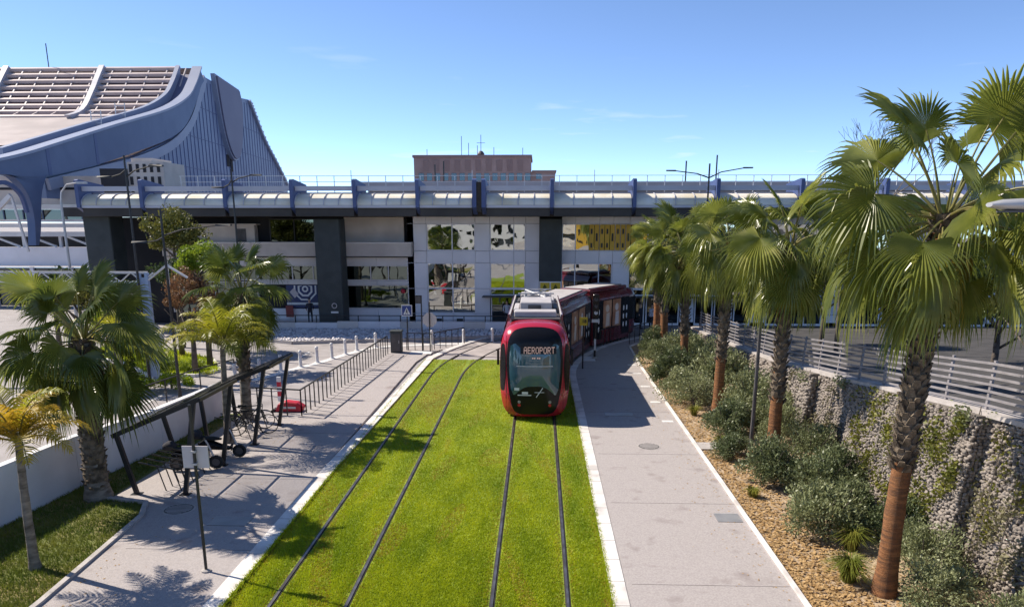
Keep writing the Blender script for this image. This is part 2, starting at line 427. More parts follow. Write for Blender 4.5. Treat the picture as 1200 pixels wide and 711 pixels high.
tag(g.build('right_path_edging', M['kerb']), kind='structure')
g = MB(); g.add([(5.2,3,.02),(9.4,3,.10),(9.4,46,.10),(7.5,46.5,.04),(5.35,43.4,.03),(5.2,38,.02)], [(0,1,2,3,4,5)])
tag(g.build('planting_bed', M['mulch']), kind='structure')
g = MB(); g.prism([(-13.4,3),(-9.45,3),(-9.5,12.7),(-9.66,15.2),(-9.8,17.1),(-10.2,18),(-11.28,18.2),(-11.25,27.2),(-12.1,27.2),(-12.3,22.7),(-12.8,19),(-13,16)], 'z', -.015, .045)
tag(g.build('left_lawn', M['dry_soil']), kind='structure')
g = MB(); g.prism([(-25,39.5),(-21,37.0),(-18.6,34.3),(-16.2,34.2),(-15.6,35.6),(-17.2,38.4),(-20.5,41),(-25,42)], 'z', -.015, .11)
tag(g.build('traffic_island', M['lawn_soil']), kind='structure')
IP = [(-25,39.5),(-21,37.0),(-18.6,34.3),(-16.2,34.2),(-15.6,35.6),(-17.2,38.4),(-20.5,41),(-25,42)]
g = MB()
for a, b in zip(IP, IP[1:]): g.bar((*a,.05), (*b,.05), .14, .15)
tag(g.build('traffic_island_kerb', M['kerb']), kind='structure')
g = MB()
for i in range(34):
    for d0, d1 in ((-6.225,-5.86),(1.59,1.915)):
        a, b = off(11 + i, d0), off(11 + i, d1); g.bar((*a,.0755), (*b,.0755), .014, .003)
tag(g.build('kerb_joints', M['joint']), kind='structure')
# paint on the road
g = MB()
LINE = [(-13.2,33.5),(-12.4,35.6),(-11.4,38),(-10.6,40.6),(-9.9,42.2),(-8.9,43.3),(-6.5,44.0),(-4.4,44.5),(-2.5,45.2)]
for a, b in zip(LINE, LINE[1:]): g.bar((*a,-.012), (*b,-.012), .42, .012)
for x, y in ((-14.2,31.5),(-13.8,37),(-12.9,40.4),(-15.9,29.5)): g.box(x-.06,x+.06,y-.9,y+.9,-.018,-.012)
tag(g.build('road_markings', M['mark']), kind='structure')
g = MB()
g.prism([(2.35,39.9),(3.0,39.9),(3.0,38.6),(2.3,38.6)], 'z', .06, .066)
for y in (26.6, 29.6, 32.5, 35.4, 37.6): g.box(4.55, 4.95, y-.12, y+.12, .06, .066)
g.box(-7.1, -5.9, 40.4, 41.3, .06, .066)
tag(g.build('path_markings', M['mark']), kind='structure')
# joints and paving slabs along the railing
g = MB()
for i in range(11):
    y = 27.4 + i*1.2; x = -8.55 + i*.06
    g.box(x, x+.75, y, y+.03, .06, .0635)
g.bar((-7.85,27.2,.061), (-7.15,40.2,.061), .04, .005); g.bar((-8.6,27.2,.061), (-7.9,40.2,.061), .03, .005)
g.bar((-8.6,27.2,.061), (-7.85,27.2,.061), .04, .005)
for y in (9.2, 13.9, 18.4, 22.6, 27.9, 32.2, 36.6): g.box(1.93, 5.1, y, y+.018, .06, .0625)
for y in (10.6, 15.2, 19.9, 24.6, 29.4, 34.2): g.box(-9.2 if y < 26 else -7.1, -6.36, y, y+.018, .06, .0625)
tag(g.build('paving_joints', M['joint']), kind='structure')

def manhole(x, y, r, label, z=.06):
    t = thing('manhole_cover', label, 'manhole cover', (x, y, z), 'manhole covers')
    m = MB(); m.lathe([(r,0),(r,.006)], (x,y,z), 24); m.build('frame', M['edging'], t)
    m = MB(); m.lathe([(r*.88,.006),(r*.88,.010)], (x,y,z), 24); c = m.build('cover', M['tram_dark'], t)
    m = MB()
    for i in range(-3, 4):
        w = math.sqrt(max(0, (r*.8)**2 - (i*r*.22)**2)); m.box(x-w, x+w, y+i*r*.22-.02, y+i*r*.22+.02, z+.010, z+.014)
    m.build('tread', M['edging'], c)
manhole(3.62, 23.45, .38, 'round iron manhole cover on the right-hand path in front of the tram')
manhole(-9.1, 17.55, .40, 'round iron manhole cover on the left pavement in the palm shade')
def grate(x0, x1, y0, y1, label):
    t = thing('drain_grate', label, 'drain grate', ((x0+x1)/2, (y0+y1)/2, .06), 'drain grates')
    m = MB(); m.box(x0, x1, y0, y1, .06, .065); m.build('pit', M['rail_gap'], t)
    n = 9
    for i in range(n):
        y = y0 + (y1-y0)*(i+.5)/n
        m = MB(); m.box(x0, x1, y-.02, y+.02, .065, .074); m.build('grate_bar', M['grey_steel'], t)
grate(4.42, 5.02, 17.2, 17.75, 'square steel drain grate at the bed edge of the right path')
grate(2.55, 3.6, 27.35, 27.8, 'wide drain grate in the tram shadow on the right path')
grate(-7.95, -7.0, 16.55, 17.1, 'drain grate in the palm shadow on the left pavement')

# rails
def rail(d, s1, label):
    t = thing('tram_rail', label, 'rail', (*off(12, d), 0), 'tram rails')
    ss = srange(3, 34, 4) + srange(34.6, s1, 26)
    ribbon(d-.026, d+.026, ss, .0, .040).build('rail_head', M['steel_rail'], t)
    ribbon(d+.028, d+.055, ss, .0, .022).build('groove', M['rail_gap'], t)
    ribbon(d-.050, d-.028, ss, .0, .026).build('rubber_strip', M['rail_gap'], t)
rail(-.735, 62, 'left rail of the track the tram stands on')
rail(.735, 62, 'right rail of the track the tram stands on, nearest the right kerb')
rail(-4.25-.735, 51, 'outermost left rail of the empty track, nearest the left kerb')
rail(-4.25+.735, 50, 'right rail of the empty track in the middle of the lawn')

g = MB(); g.box(5.22, 6.0, 23.2, 23.95, .0, .07)
tag(g.build('paving_slab', M['edging']), kind='structure')
# grass blades
def blades(name, pts, hmin, hmax, w, m, lean=.5, label=None):
    n = len(pts); a = rng.uniform(0, 2*np.pi, n); h = rng.uniform(hmin, hmax, n)
    d = np.stack([np.cos(a), np.sin(a), np.zeros(n)], 1)
    b = rng.uniform(0, 2*np.pi, n); l = rng.uniform(0, lean, n)
    tip = pts + np.stack([np.cos(b)*l*h, np.sin(b)*l*h, h], 1)
    ww = (w * rng.uniform(.7, 1.3, n))[:, None] * d
    V = np.stack([pts - ww, pts + ww, tip], 1).reshape(-1, 3)
    me = raw_mesh(name, V, np.arange(3*n).reshape(-1, 3), m)
    return tag(link(name, me), label, 'grass' if label else None, kind='stuff')
n = 330000
u = rng.uniform(0, 1, n)
yy = 1/(1/11.5 + u*(1/39.0 - 1/11.5)); xx = rng.uniform(-5.97, 1.58, n)
keep = np.ones(n, bool)
for d in (-.855, .615, -5.105, -3.635): keep &= np.abs(xx - d) > .065 + np.abs(rng.normal(0, .03, n))
sc = np.clip(yy/16, .9, 2)
edge = np.min([np.abs(xx-d) for d in (-.855,.615,-5.105,-3.635,-5.97,1.5)], axis=0)
dry = (rng.uniform(0,1,n) < .8*np.exp(-edge/.11)) | ((np.sin(yy*.9+3*np.sin(xx*1.3))*np.sin(xx*2.1+yy*.35) > .62) & (rng.uniform(0,1,n) < .42))
worn = dry | ((((xx+4.25)/.72)**2 + ((yy-30.3)/3.0)**2 + rng.normal(0,.55,n)) < .9)
P = np.stack([xx, yy, np.full(n, .01)], 1)[keep & ~worn]
blades('worn_grass', np.stack([xx, yy, np.full(n, .01)], 1)[keep & worn], .02, .045, .011, M['worn_grass'], .9, 'brown worn grass along the rails and between the left rails')
blades('lawn_grass', P, .03, .062, .0105, M['grass'], .9, 'bright mown grass between and beside the tram rails')
n = 9000
xx = np.where(rng.uniform(0,1,n) < .5, -5.97, 1.475) + rng.normal(0,.025,n); yy = 1/(1/11.5 + rng.uniform(0,1,n)*(1/39. - 1/11.5))
blades('kerb_edge_grass', np.stack([xx, yy, np.full(n, .045)], 1), .03, .085, .011, M['grass'], 1.3, 'ragged grass hanging over the inner edges of both kerbs')
n = 60000
xx = rng.uniform(-13.2, -9.4, n); yy = 1/(1/10. + rng.uniform(0,1,n)*(1/27. - 1/10.))
lim = np.interp(yy, [3,12.7,15.2,17.1,18,18.2,27.2], [-9.5,-9.55,-9.7,-9.85,-10.3,-11.35,-11.3]); lim0 = np.interp(yy, [3,16,19,22.7,27.2], [-13.3,-12.95,-12.7,-12.2,-12.05])
keep = (xx < lim) & (xx > lim0)
blades('left_lawn_grass', np.stack([xx, yy, np.full(n, .04)], 1)[keep], .04, .11, .011, M['grass2'], 1.1, 'rough patchy grass below the white wall')
n = 14000
xx = rng.uniform(-25, -15.5, n); yy = rng.uniform(34, 42, n)
keep = (yy > np.interp(xx, [-25,-21,-18.6,-16.2], [39.5,37,34.3,34.2])) & (yy < np.interp(xx, [-25,-20.5,-17.2,-15.6], [42,41,38.4,35.6]))
blades('island_grass', np.stack([xx, yy, np.full(n, .1)], 1)[keep], .08, .16, .025, M['grass'], .8, 'green grass on the traffic island behind the left palms')

# leaf litter on the planting bed
n = 9000
yy = 1/(1/12. + rng.uniform(0,1,n)*(1/44. - 1/12.)); xx = 5.24 + np.abs(rng.normal(0, .9, n)); xx = np.clip(xx, 5.24, 9)
c = np.stack([xx, yy, .03 + (xx-5.2)*.018 + rng.uniform(0,.03,n)], 1)
a = rng.uniform(0, 2*np.pi, n); s_ = rng.uniform(.025, .06, n)
d1 = np.stack([np.cos(a)*s_, np.sin(a)*s_, rng.uniform(-.02,.02,n)], 1); d2 = np.stack([-np.sin(a)*s_*.6, np.cos(a)*s_*.6, rng.uniform(-.015,.015,n)], 1)
V = np.stack([c-d1, c+d2, c+d1, c-d2], 1).reshape(-1,3)
tag(link('leaf_litter', raw_mesh('leaf_litter', V, np.arange(4*n).reshape(-1,4), M['litter'])), 'dry tan leaves and bark chips lying on the planting bed', 'leaf litter', kind='stuff')

n = 900
xx = np.where(rng.uniform(0,1,n) < .6, 5.1-np.abs(rng.normal(0,.5,n)), -9.4+np.abs(rng.normal(0,.8,n))); yy = rng.uniform(11,36,n)
k_ = ((xx < -6.4) & (yy < 26)) | ((xx > 1.95) & (xx < 5.1)); xx, yy = xx[k_], yy[k_]; n = len(xx)
c = np.stack([xx, yy, np.full(n,.068)], 1); a = rng.uniform(0, 2*np.pi, n); s_ = rng.uniform(.012, .035, n)
d1 = np.stack([np.cos(a)*s_, np.sin(a)*s_, rng.uniform(0,.006,n)], 1); d2 = np.stack([-np.sin(a)*s_*.55, np.cos(a)*s_*.55, rng.uniform(0,.006,n)], 1)
V = np.stack([c-d1, c+d2, c+d1, c-d2], 1).reshape(-1,3)
tag(link('fallen_leaves', raw_mesh('fallen_leaves', V, np.arange(4*n).reshape(-1,4), M['litter'])), 'scattered fallen leaves on the paths near the planting', 'leaf litter', kind='stuff')

# cobbled island in front of the terminal
CB = [(-20.5,46.6),(-14.7,43.9),(-9.2,45.1),(-6.8,45.5),(-2.2,46.9),(-1.6,49.2),(-20.5,49.2)]
g = MB(); g.prism(CB, 'z', -.015, .14)
tag(g.build('cobbled_island', M['mortar']), kind='structure')
ico = bmesh.new(); bmesh.ops.create_icosphere(ico, subdivisions=1, radius=1)
IV = np.array([v.co[:] for v in ico.verts]); IF = np.array([[v.index for v in f.verts] for f in ico.faces]); ico.free()
def stones(name, C, Sx, m, parent=None, jit=.34, nrm=None):
    """many angular stones: centres C (n,3), sizes Sx (n,3)"""
    n = len(C); k = len(IV)
    A = rng.normal(size=(n,3,3)); Q, _ = np.linalg.qr(A)
    V = IV[None] * (1 + rng.uniform(-jit, jit, (n,k,1)))
    V = np.einsum('nij,nkj->nki', Q, V) * Sx[:,None,:] + C[:,None,:]
    F = (IF[None] + (np.arange(n)*k)[:,None,None]).reshape(-1,3)
    org = WL[parent] if parent is not None else Vector((0,0,0))
    V = V.reshape(-1,3) - np.array(org)
    return tag(link(name, raw_mesh(name, V, F, m), parent), kind='stuff')
def inside(px, py, poly):
    r = np.zeros(len(px), bool); n_ = len(poly)
    for i in range(n_):
        (x1,y1),(x2,y2) = poly[i], poly[(i+1)%n_]
        c_ = ((y1 > py) != (y2 > py)) & (px < (x2-x1)*(py-y1)/(y2-y1+1e-12)+x1)
        r ^= c_
    return r
xx, yy = np.meshgrid(np.arange(-20.5,-1.6,.2), np.arange(43.9,49.2,.2)); xx, yy = xx.ravel(), yy.ravel()
xx = xx + rng.uniform(-.06,.06,len(xx)); yy = yy + rng.uniform(-.06,.06,len(yy))
k_ = inside(xx, yy, CB); xx, yy = xx[k_], yy[k_]
t_ = stones('cobble_stones', np.stack([xx,yy,np.full(len(xx),.16)],1), np.stack([rng.uniform(.07,.12,len(xx)),rng.uniform(.07,.12,len(xx)),rng.uniform(.05,.10,len(xx))],1), M['cobble'])
tag(t_, 'white rounded cobbles set in the island before the terminal', 'cobbles')
g = MB()
for a, b in zip(CB[:5], CB[1:5]): g.bar((*a,.07), (*b,.07), .2, .2)
tag(g.build('cobbled_island_kerb', M['edging']), kind='structure')

# ------------------------------------------------------------------ terminal building
K = 52.5/54.5
def fx(x): return x*K
def fz(z): return 7.2 - (7.2 - z)*K
FY = 52.5
term = thing('terminal_building', 'long white and glass airport terminal under the elevated roadway', 'building', (-2, FY, 0))
def part(name, x0, x1, z0, z1, y0, y1, m, parent, bevel=0, gap=0.):
    b = MB(); b.box(x0+gap, x1-gap, y0, y1, z0+gap, z1-gap); return b.build(name, m, parent, bevel=bevel)
part('wall', -29.6, 46, 0, fz(7.4), FY+.5, FY+20, M['dark_void'], term)
ZR = [0, .58, 2.38, 4.21, 5.06, 6.96, 7.55]
def panel(x0, x1, z0, z1, y=FY, m='clad', t=.35):
    return part('cladding_panel', fx(x0), fx(x1), fz(z0), fz(z1), y, y+t, M[m], term, gap=.012)
def window(x0, x1, z0, z1, mull=(), trans=(), y=FY, gm='mirror_glass', fm='clad', fw=.07):
    """frame with separate panes between the mullions"""
    X = [x0, *mull, x1]; Z = [z0, *trans, z1]
    f = MB(); fx0, fx1, fz0, fz1 = fx(x0), fx(x1), fz(z0), fz(z1)
    f.box(fx0, fx1, y+.06, y+.2, fz0, fz0+fw); f.box(fx0, fx1, y+.06, y+.2, fz1-fw, fz1)
    for x in X:
        c_ = min(max(fx(x), fx0+fw/2), fx1-fw/2); f.box(c_-fw/2, c_+fw/2, y+.063, y+.197, fz0+fw, fz1-fw)
    for z in Z[1:-1]:
        for a, b in zip(X, X[1:]): f.box(fx(a)+fw/2, fx(b)-fw/2, y+.066, y+.194, fz(z)-fw/2, fz(z)+fw/2)
    w = f.build('window', M[fm], term)
    for a, b in zip(X, X[1:]):
        for c_, d in zip(Z, Z[1:]):
            q = MB(); q.box(fx(a)+.02, fx(b)-.02, y+.13, y+.15, fz(c_)+.02, fz(d)-.02)
            # each sheet of glass sits very slightly out of true
            o = q.build('pane', M[gm], w)
            cx, cz = (fx(a)+fx(b))/2, (fz(c_)+fz(d))/2
            ax, az = random.uniform(-.012,.012), random.uniform(-.012,.012)
            for v in o.data.vertices:
                v.co.y += (v.co.x + WL[o].x - cx)*az + (v.co.z + WL[o].z - cz)*ax
    return w
# white middle part: piers between the bays
for x0, x1 in ((-9.43,-9.0),(-9.0,-8.07),(-4.57,-3.52),(-.96,.02),(5.25,6.4),(10.2,11.2),(15.3,16.3),(20.4,21.4),(26,27),(32,33),(38,39)):
    for a, b in zip(ZR, ZR[1:]): panel(x0, x1, a, b)
bays = [(-8.07,-4.57,(-6.23,)), (-3.52,-.96,(-1.81,)), (1.61,5.25,(2.58,4.28)), (6.4,10.2,(7.7,9.0)), (11.2,15.3,(12.6,14)), (16.3,20.4,(17.7,19)), (21.4,26,(23,24.5)), (27,32,(28.6,30.3)), (33,38,(34.6,36.3))]
for i, (x0, x1, mu) in enumerate(bays):
    X = [x0, *mu, x1]
    for a, b in zip(X, X[1:]):
        panel(a, b, 6.96, 7.55); panel(a, b, 4.21, 5.06)
    window(x0, x1, 5.06, 6.96, mu)
    if i == 0:
        window(x0, x1, .58, 4.21, mu, (2.38,))
        panel(x0, mu[0], -.2, .58, t=.32); panel(mu[0], x1, -.2, .58, t=.32)
        for vx in (-7.3, -5.75): part('vent_grille', fx(vx)-.22, fx(vx)+.22, .12, .46, FY-.03, FY+.02, M['black_metal'], term)
    else:
        window(x0, x1, 2.38, 4.21, mu); window(x0, x1, 1.9, 2.38, mu, gm='dark_glass')
        c_ = MB(); c_.box(fx(x0)-.5, fx(x1)+.2, FY-1.0, FY+.05, fz(1.84), fz(1.90)); c_.build('door_canopy', M['black_metal'], term)
        for a, b in zip(X, X[1:]):
            d = MB(); xa, xb = fx(a)+.05, fx(b)-.05; zt = fz(1.84)
            d.box(xa, xa+.08, FY+.05, FY+.16, .05, zt); d.box(xb-.08, xb, FY+.05, FY+.16, .05, zt); d.box(xa+.08, xb-.08, FY+.05, FY+.16, zt-.1, zt); d.box(xa+.08, xb-.08, FY+.05, FY+.16, .05, .2)
            dd = d.build('door', M['clad'], term)
            p_ = MB(); p_.box(xa+.06, xb-.06, FY+.09, FY+.12, .16, zt-.06); p_.build('pane', M['shop_glass'], dd)
for i in range(9):  # slats added in place of the yellow building's reflection in the glass
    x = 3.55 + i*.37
    part('yellow_reflection_slat', fx(x), fx(x+.31), fz(5.12), fz(6.9), FY-.10, FY-.02, M['yellow_wall'], term, bevel=.015)
    for z in ((5.3,5.62),(6.25,6.6)) if i % 3 != 1 else ((5.75,6.3),): part('reflection_slot', fx(x+.09), fx(x+.22), fz(z[0]), fz(z[1]), FY-.107, FY-.101, M['black_metal'], term)
# dark pier with yellow posters
part('dark_column', fx(.02)+.01, fx(1.61)-.01, fz(2.98), 7.3, FY-.9, FY+.3, M['dark_slate'], term, bevel=.04)
part('dark_column_base', fx(.02)+.01, fx(1.61)-.01, 0, fz(2.05), FY-.9, FY+.3, M['dark_slate'], term, bevel=.04)
part('poster_backing', fx(.02)+.02, fx(1.61)-.02, fz(2.05), fz(2.98), FY-.86, FY+.28, M['clad'], term)
for a in (.10, .86):
    pp = part('poster', fx(a), fx(a+.66), fz(2.12), fz(2.9), FY-.9, FY-.87, M['yellow_sign'], term)
    q = MB(); xa = fx(a); q.prism([(xa+.10,fz(2.2)),(xa+.34,fz(2.15)),(xa+.45,fz(2.6)),(xa+.30,fz(2.8)),(xa+.18,fz(2.55))], 'y', FY-.906, FY-.902); q.build('print', M['olive'], pp)
# left part
panel(-9.43,-9.0,0,7.55)
for x in (-20.5,-18.3,-16.0,-14.07,-11.75):
    xb = {-20.5:-18.3,-18.3:-16.0,-16.0:-14.07,-14.07:-11.75,-11.75:-9.43}[x]
    panel(x, xb, -.1, .89, m='clad'); panel(x, xb, 2.63, 2.93, m='beige2'); panel(x, xb, 4.03, 4.60, m='beige2')
window(-14.0,-9.45, .89, 2.63, (), gm='dark_glass', fm='beige2')
window(-14.0,-9.45, 2.93, 4.03, (-12.2,-10.9), gm='dark_glass', fm='beige2')
window(-20.5,-16.0, 2.93, 4.03, (-19.2,-17.94,-16.4), gm='dark_glass', fm='beige2')
window(-16.1,-14.07, .89, 2.63, (), gm='dark_glass', fm='beige2')
for a, b in ((-27,-20.5),(-20.5,-14.9),(-14.9,-9.05)):
    part('parapet', fx(a)+.01, fx(b)-.01, fz(4.70), fz(5.60), FY-.75, FY+.4, M['beige'], term)
    part('parapet_coping', fx(a)+.01, fx(b)-.01, fz(5.60), fz(5.68), FY-.80, FY+.4, M['beige2'], term)
for a, b in ((-27,-20.5),):
    part('ledge', fx(a)+.01, fx(b)-.01, fz(4.0), fz(4.62), FY-.2, FY+.4, M['beige2'], term)
    window(a, b, 2.93, 3.98, ((a+b)/2,), gm='dark_glass', fm='beige2')
    window(a, b, .6, 2.85, ((a+b)/2,), gm='dark_glass', fm='beige2')
part('upper_wall', fx(-14.0), fx(-9.7), fz(5.6), 7.4, FY+.2, FY+.45, M['beige'], term)
window(-19.4,-16.1, 5.65, 7.3, (-17.6,), gm='dark_glass', fm='soffit')
q = MB(); q.box(-25.2, -19.6, FY-.3, FY+.3, fz(5.6), fz(6.85)); q.box(-25.4,-19.4,FY-.4,FY+.35,fz(6.85),fz(6.95)); q.build('plant_room', M['beige'], term)
part('plant_room_door', -20.9, -20.2, fz(5.65), fz(6.6), FY-.33, FY-.305, M['tram_dark'], term)
part('dark_column', -14.85, -13.15, 0, 7.3, FY-2.4, FY-.85, M['dark_slate'], term, bevel=.05)
part('dark_column', -30.2, -28.4, 0, 7.7, FY-2.6, FY-.9, M['dark_slate'], term, bevel=.05)
# navy poster with white octagon rings
po = part('window_poster', fx(-18.45), fx(-16.15), fz(1.35), fz(2.6), FY-.03, FY+.1, M['navy'], term)
q = MB(); cx, cz = fx(-17.05), fz(2.32)
for r0, r1 in ((.12,.24),(.42,.56),(.74,.86)):
    for i in range(8):
        a0, a1 = math.pi/8 + i*math.pi/4, math.pi/8 + (i+1)*math.pi/4
        Pq = [(cx+r*math.cos(a), FY-.036, max(min(cz+r*math.sin(a), fz(2.58)), fz(1.37))) for r, a in ((r0,a0),(r1,a0),(r1,a1),(r0,a1))]
        q.add(Pq, [(0,1,2,3)])
q.build('print', M['sticker'], po)
q = MB(); xa = fx(-18.2); q.prism([(xa,fz(2.1)),(xa+.3,fz(2.4)),(xa+.62,fz(1.95)),(xa+.34,fz(1.65))], 'y', FY-.037, FY-.033); q.build('print', M['sign_back'], po)
part('shop_panel', fx(-18.45), fx(-16.15), fz(.95), fz(1.16), FY-.03, FY+.1, M['navy'], term)
part('shop_panel', fx(-18.45), fx(-16.15), fz(1.17), fz(1.34), FY-.032, FY+.1, M['sticker'], term)
part('red_notice', fx(-18.5), fx(-17.95), .55, 1.35, FY-.25, FY-.2, mat('brick_red_notice', (.25,.05,.045), rough=.6), term)
q = MB(); q.torus((-13.75, FY-2.43, 1.6), .16, .03, 'y', 16, 6); q.build('round_emblem', M['sign_back'], term)
part('emblem_plate', -14.0, -13.5, 1.1, 1.22, FY-2.44, FY-2.41, M['sticker'], term)
q = MB(); q.lathe([(.005,-.02),(.14,0),(.17,.12),(.14,.25),(.005,.3)], (fx(-9.85), FY-.05, fz(2.05)), 12); q.build('red_lamp', M['red_plastic'], term, smooth=True)

# terrace wall with its railing
t = thing('terrace_wall', 'low grey concrete terrace wall with black railing along the terminal', 'wall', (-10, 49.5, 0))
for i in range(14):
    x = -22 + i*1.42
    part('wall_panel', x+.008, x+1.412, 0, .62 if i > 5 else .52, 49.5, 49.8, M['clad'] if i % 3 else M['beige2'], t)
part('terrace_floor', -22, -2.1, 0, .28, 49.8, FY-.02, M['beige'], t)
for i in range(15):
    x = -22 + i*1.42; b = MB(); b.box(x-.03, x+.03, 49.6, 49.66, .5, 1.0); b.build('post', M['black_metal'], t)
for z in (1.0, .72):
    b = MB(); b.bar((-22.05,49.63,z), (-2.1,49.63,z), .05 if z == 1 else .025); b.build('rail', M['black_metal'], t)

# ------------------------------------------------------------------ elevated roadway with its canopies
via = thing('elevated_roadway', 'elevated roadway edge with cream vaulted canopies and navy ribs', 'viaduct', (0, 50, 0))
KC = 48.6/50.5
def cz_(z): return 7.2 - (7.2 - z)*KC
CY = 48.6
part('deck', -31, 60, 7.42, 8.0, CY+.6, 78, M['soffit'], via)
part('back_parapet', -31, 60, 8.0, 8.6, CY+2.6, CY+2.9, M['fascia'], via)
ribs = [-30.38,-26.12,-20.57,-16.14,-12.02,-7.92,-3.9,.81,6.10,11.4,16.7,22,27.3,32.6,38,43]
ribs = [x*KC for x in ribs]
vault_z = (8.05, 8.92)
for i, x in enumerate(ribs):
    # rib plate: vertical blade with a sloping foot
    b = MB(); w = .11 if i != 6 else .13
    for dx in ((0,) if i != 6 else (-.30, .28)):
        b.prism([(CY-.55,cz_(8.0)),(CY-.55,cz_(9.72)),(CY-.35,cz_(9.8)),(CY+2.4,cz_(9.55)),(CY+2.4,7.7),(CY+.8,7.5),(CY+.2,7.62)], 'x', x+dx-w, x+dx+w)
    b.build('rib', M['rib_blue'], via)
    if i == 6: part('expansion_gap', x-.16, x+.14, 7.7, cz_(9.6), CY-.5, CY+2.2, M['rail_gap'], via)
for i, (a, b_) in enumerate(zip(ribs, ribs[1:])):
    a, b_ = a + (.13 if i != 6 else .44), b_ - (.13 if i != 5 else .46)
    part('fascia', a, b_, cz_(9.06), cz_(9.36), CY-.18, CY+.02, M['fascia'], via)
    part('gutter_lip', a, b_, cz_(7.98), cz_(8.14), CY-.42, CY-.20, M['fascia'], via)
    # vault of separate curved sheets
    nsh = 4; wv = (b_-a)/nsh
    for k in range(nsh):
        q = MB(); P1 = []
        for xq in srange(a+k*wv+.02, a+(k+1)*wv-.02, 2):
            row = []
            for t_ in srange(0, 1, 8):
                an = t_*math.pi/2
                row.append((xq, CY-.40 + 1.25*(1-math.cos(an)), cz_(8.15) + .72*math.sin(an)))
            P1.append(row)
        q.grid(P1)
        q.build('canopy_sheet', M['canopy_white'], via, smooth=True)
        q = MB(); xr = a+k*wv
        q.tube([(xr, CY-.43 + 1.25*(1-math.cos(t_*math.pi/2)), cz_(8.17)+.73*math.sin(t_*math.pi/2)) for t_ in srange(0,1,7)], .03, 5)
        q.build('canopy_rib', M['fascia'], via)
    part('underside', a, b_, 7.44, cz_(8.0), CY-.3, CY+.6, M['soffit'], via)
    part('rear_fascia', a, b_, 8.0, cz_(9.0), CY+1.0, CY+1.2, M['fascia'], via)
# guard rail on top
rr = thing('rooftop_railing', 'thin pale guard railing along the top of the elevated roadway', 'railing', (0, CY+2.7, 8.6))
zt = 10.05
nps = 62
for i in range(nps):
    x = -24 + i*1.15
    b = MB(); b.box(x-.022, x+.022, CY+2.72, CY+2.77, 8.6, zt + (.35 if i % 7 == 3 else 0)); b.build('post', M['white_steel'], rr)
for z in (zt, zt-.38, zt-.75):
    b = MB(); b.bar((-24.1,CY+2.745,z), (46.5,CY+2.745,z), .035); b.build('rail', M['white_steel'], rr)
t = thing('roof_band', 'long mauve grey roof slab behind the guard railing', 'roof', (10, 66, 8))
part('slab', -15, 60, 9.75, 10.15, 62, 74, M['louver'], t); part('upstand', -14, 60, 8.0, 9.75, 63, 73, M['roof_grey'], t)
for x in (-8.4, -7.7, 11.6, 14):
    b = MB(); b.tube([(x,62.5,10.15),(x,62.5,11.5+random.random())], .06, 6); b.build('vent_pipe', M['black_metal'], t)

# block with small windows on the deck, in front of the blue hall
t = thing('rooftop_block', 'small beige block with rows of windows in front of the blue hall', 'building', (-31, 60, 8))
part('wall', -31.4, -28.6, 8.0, 11.5, 58.5, 62, M['beige'], t)
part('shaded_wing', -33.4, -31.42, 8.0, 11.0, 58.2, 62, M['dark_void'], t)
for i in range(5):
    for j in range(3):
        q = MB(); x = -31.25 + i*.54; z = 8.9 + j*.92; q.box(x, x+.22, 58.45, 58.52, z, z+.6); q.build('window', M['dark_void'], t)
part('roof_step', -31.2, -29.6, 11.5, 11.8, 58.8, 62, M['beige'], t)

# ------------------------------------------------------------------ blue hall with the swept roof
GX = -41.3
hall = thing('blue_hall', 'big blue hall with swept louvred roof and curved gable wall', 'building', (GX, 90, 0))
def pr(name, poly, a, b_, m, parent=None):
    q = MB(); q.prism(poly, 'x', a, b_); return q.build(name, M[m], parent or hall)
gable = [(72.85,12.31),(79.02,13.57),(86.83,15.83),(92.11,18.73),(95.11,22.02),(97.07,24.47),(99.99,24.28),(102.08,24.32),(106.75,24.02),(108.34,23.17),(109.36,23.65),(112.24,23.85),(114.16,22.04),(117.66,18.85),(121.99,16.08),(126.68,12.93),(127.5,9.0),(64,9.0),(64,11.5)]
pr('gable_wall', gable, GX-.7, GX-.25, 'blue_light')
# standing seams on the gable
up = [p for p in gable[:16]]
ys = [p[0] for p in up]; zs = [p[1] for p in up]
for i in range(52):
    y = 73.5 + i*1.0
    z1 = float(np.interp(y, ys, zs)) - .5
    if z1 > 9.6: 
        q = MB(); q.box(GX-.26, GX-.20, y-.05, y+.05, 9.2, z1); q.build('seam', M['rib_blue'], hall)
for z in (13.1, 16.6, 20.2):
    yy0 = float(np.interp(z, zs[:6], ys[:6])) + .6; yy1 = float(np.interp(-z, [-v for v in zs[11:]], ys[11:])) - .6
    q = MB(); q.bar((GX-.23, yy0, z+.5), (GX-.23, yy1, z-.6), .05, .06); q.build('seam', M['rib_blue'], hall)
for (y,z,w,h) in ((103.0,14.9,.9,1.5),(104.1,14.4,.7,1.7)): part('gable_window', GX-.27, GX-.15, z-h/2, z+h/2, y-w/2, y+w/2, M['dark_void'], hall)
def band(curve, w, a, b_, m, name):
    """strip of width w below a curve given as (y, z) points"""
    q = MB(); lo = []
    for i, p in enumerate(curve):
        p0, p1 = curve[max(i-1,0)], curve[min(i+1,len(curve)-1)]
        d = Vector((p1[0]-p0[0], p1[1]-p0[1])).normalized(); nrm = Vector((d.y, -d.x))
        lo.append((p[0]+nrm.x*w, p[1]+nrm.y*w))
    for i in range(len(curve)-1):
        q.prism([curve[i], curve[i+1], lo[i+1], lo[i]], 'x', a, b_)
    return q.build(name, M[m], hall)
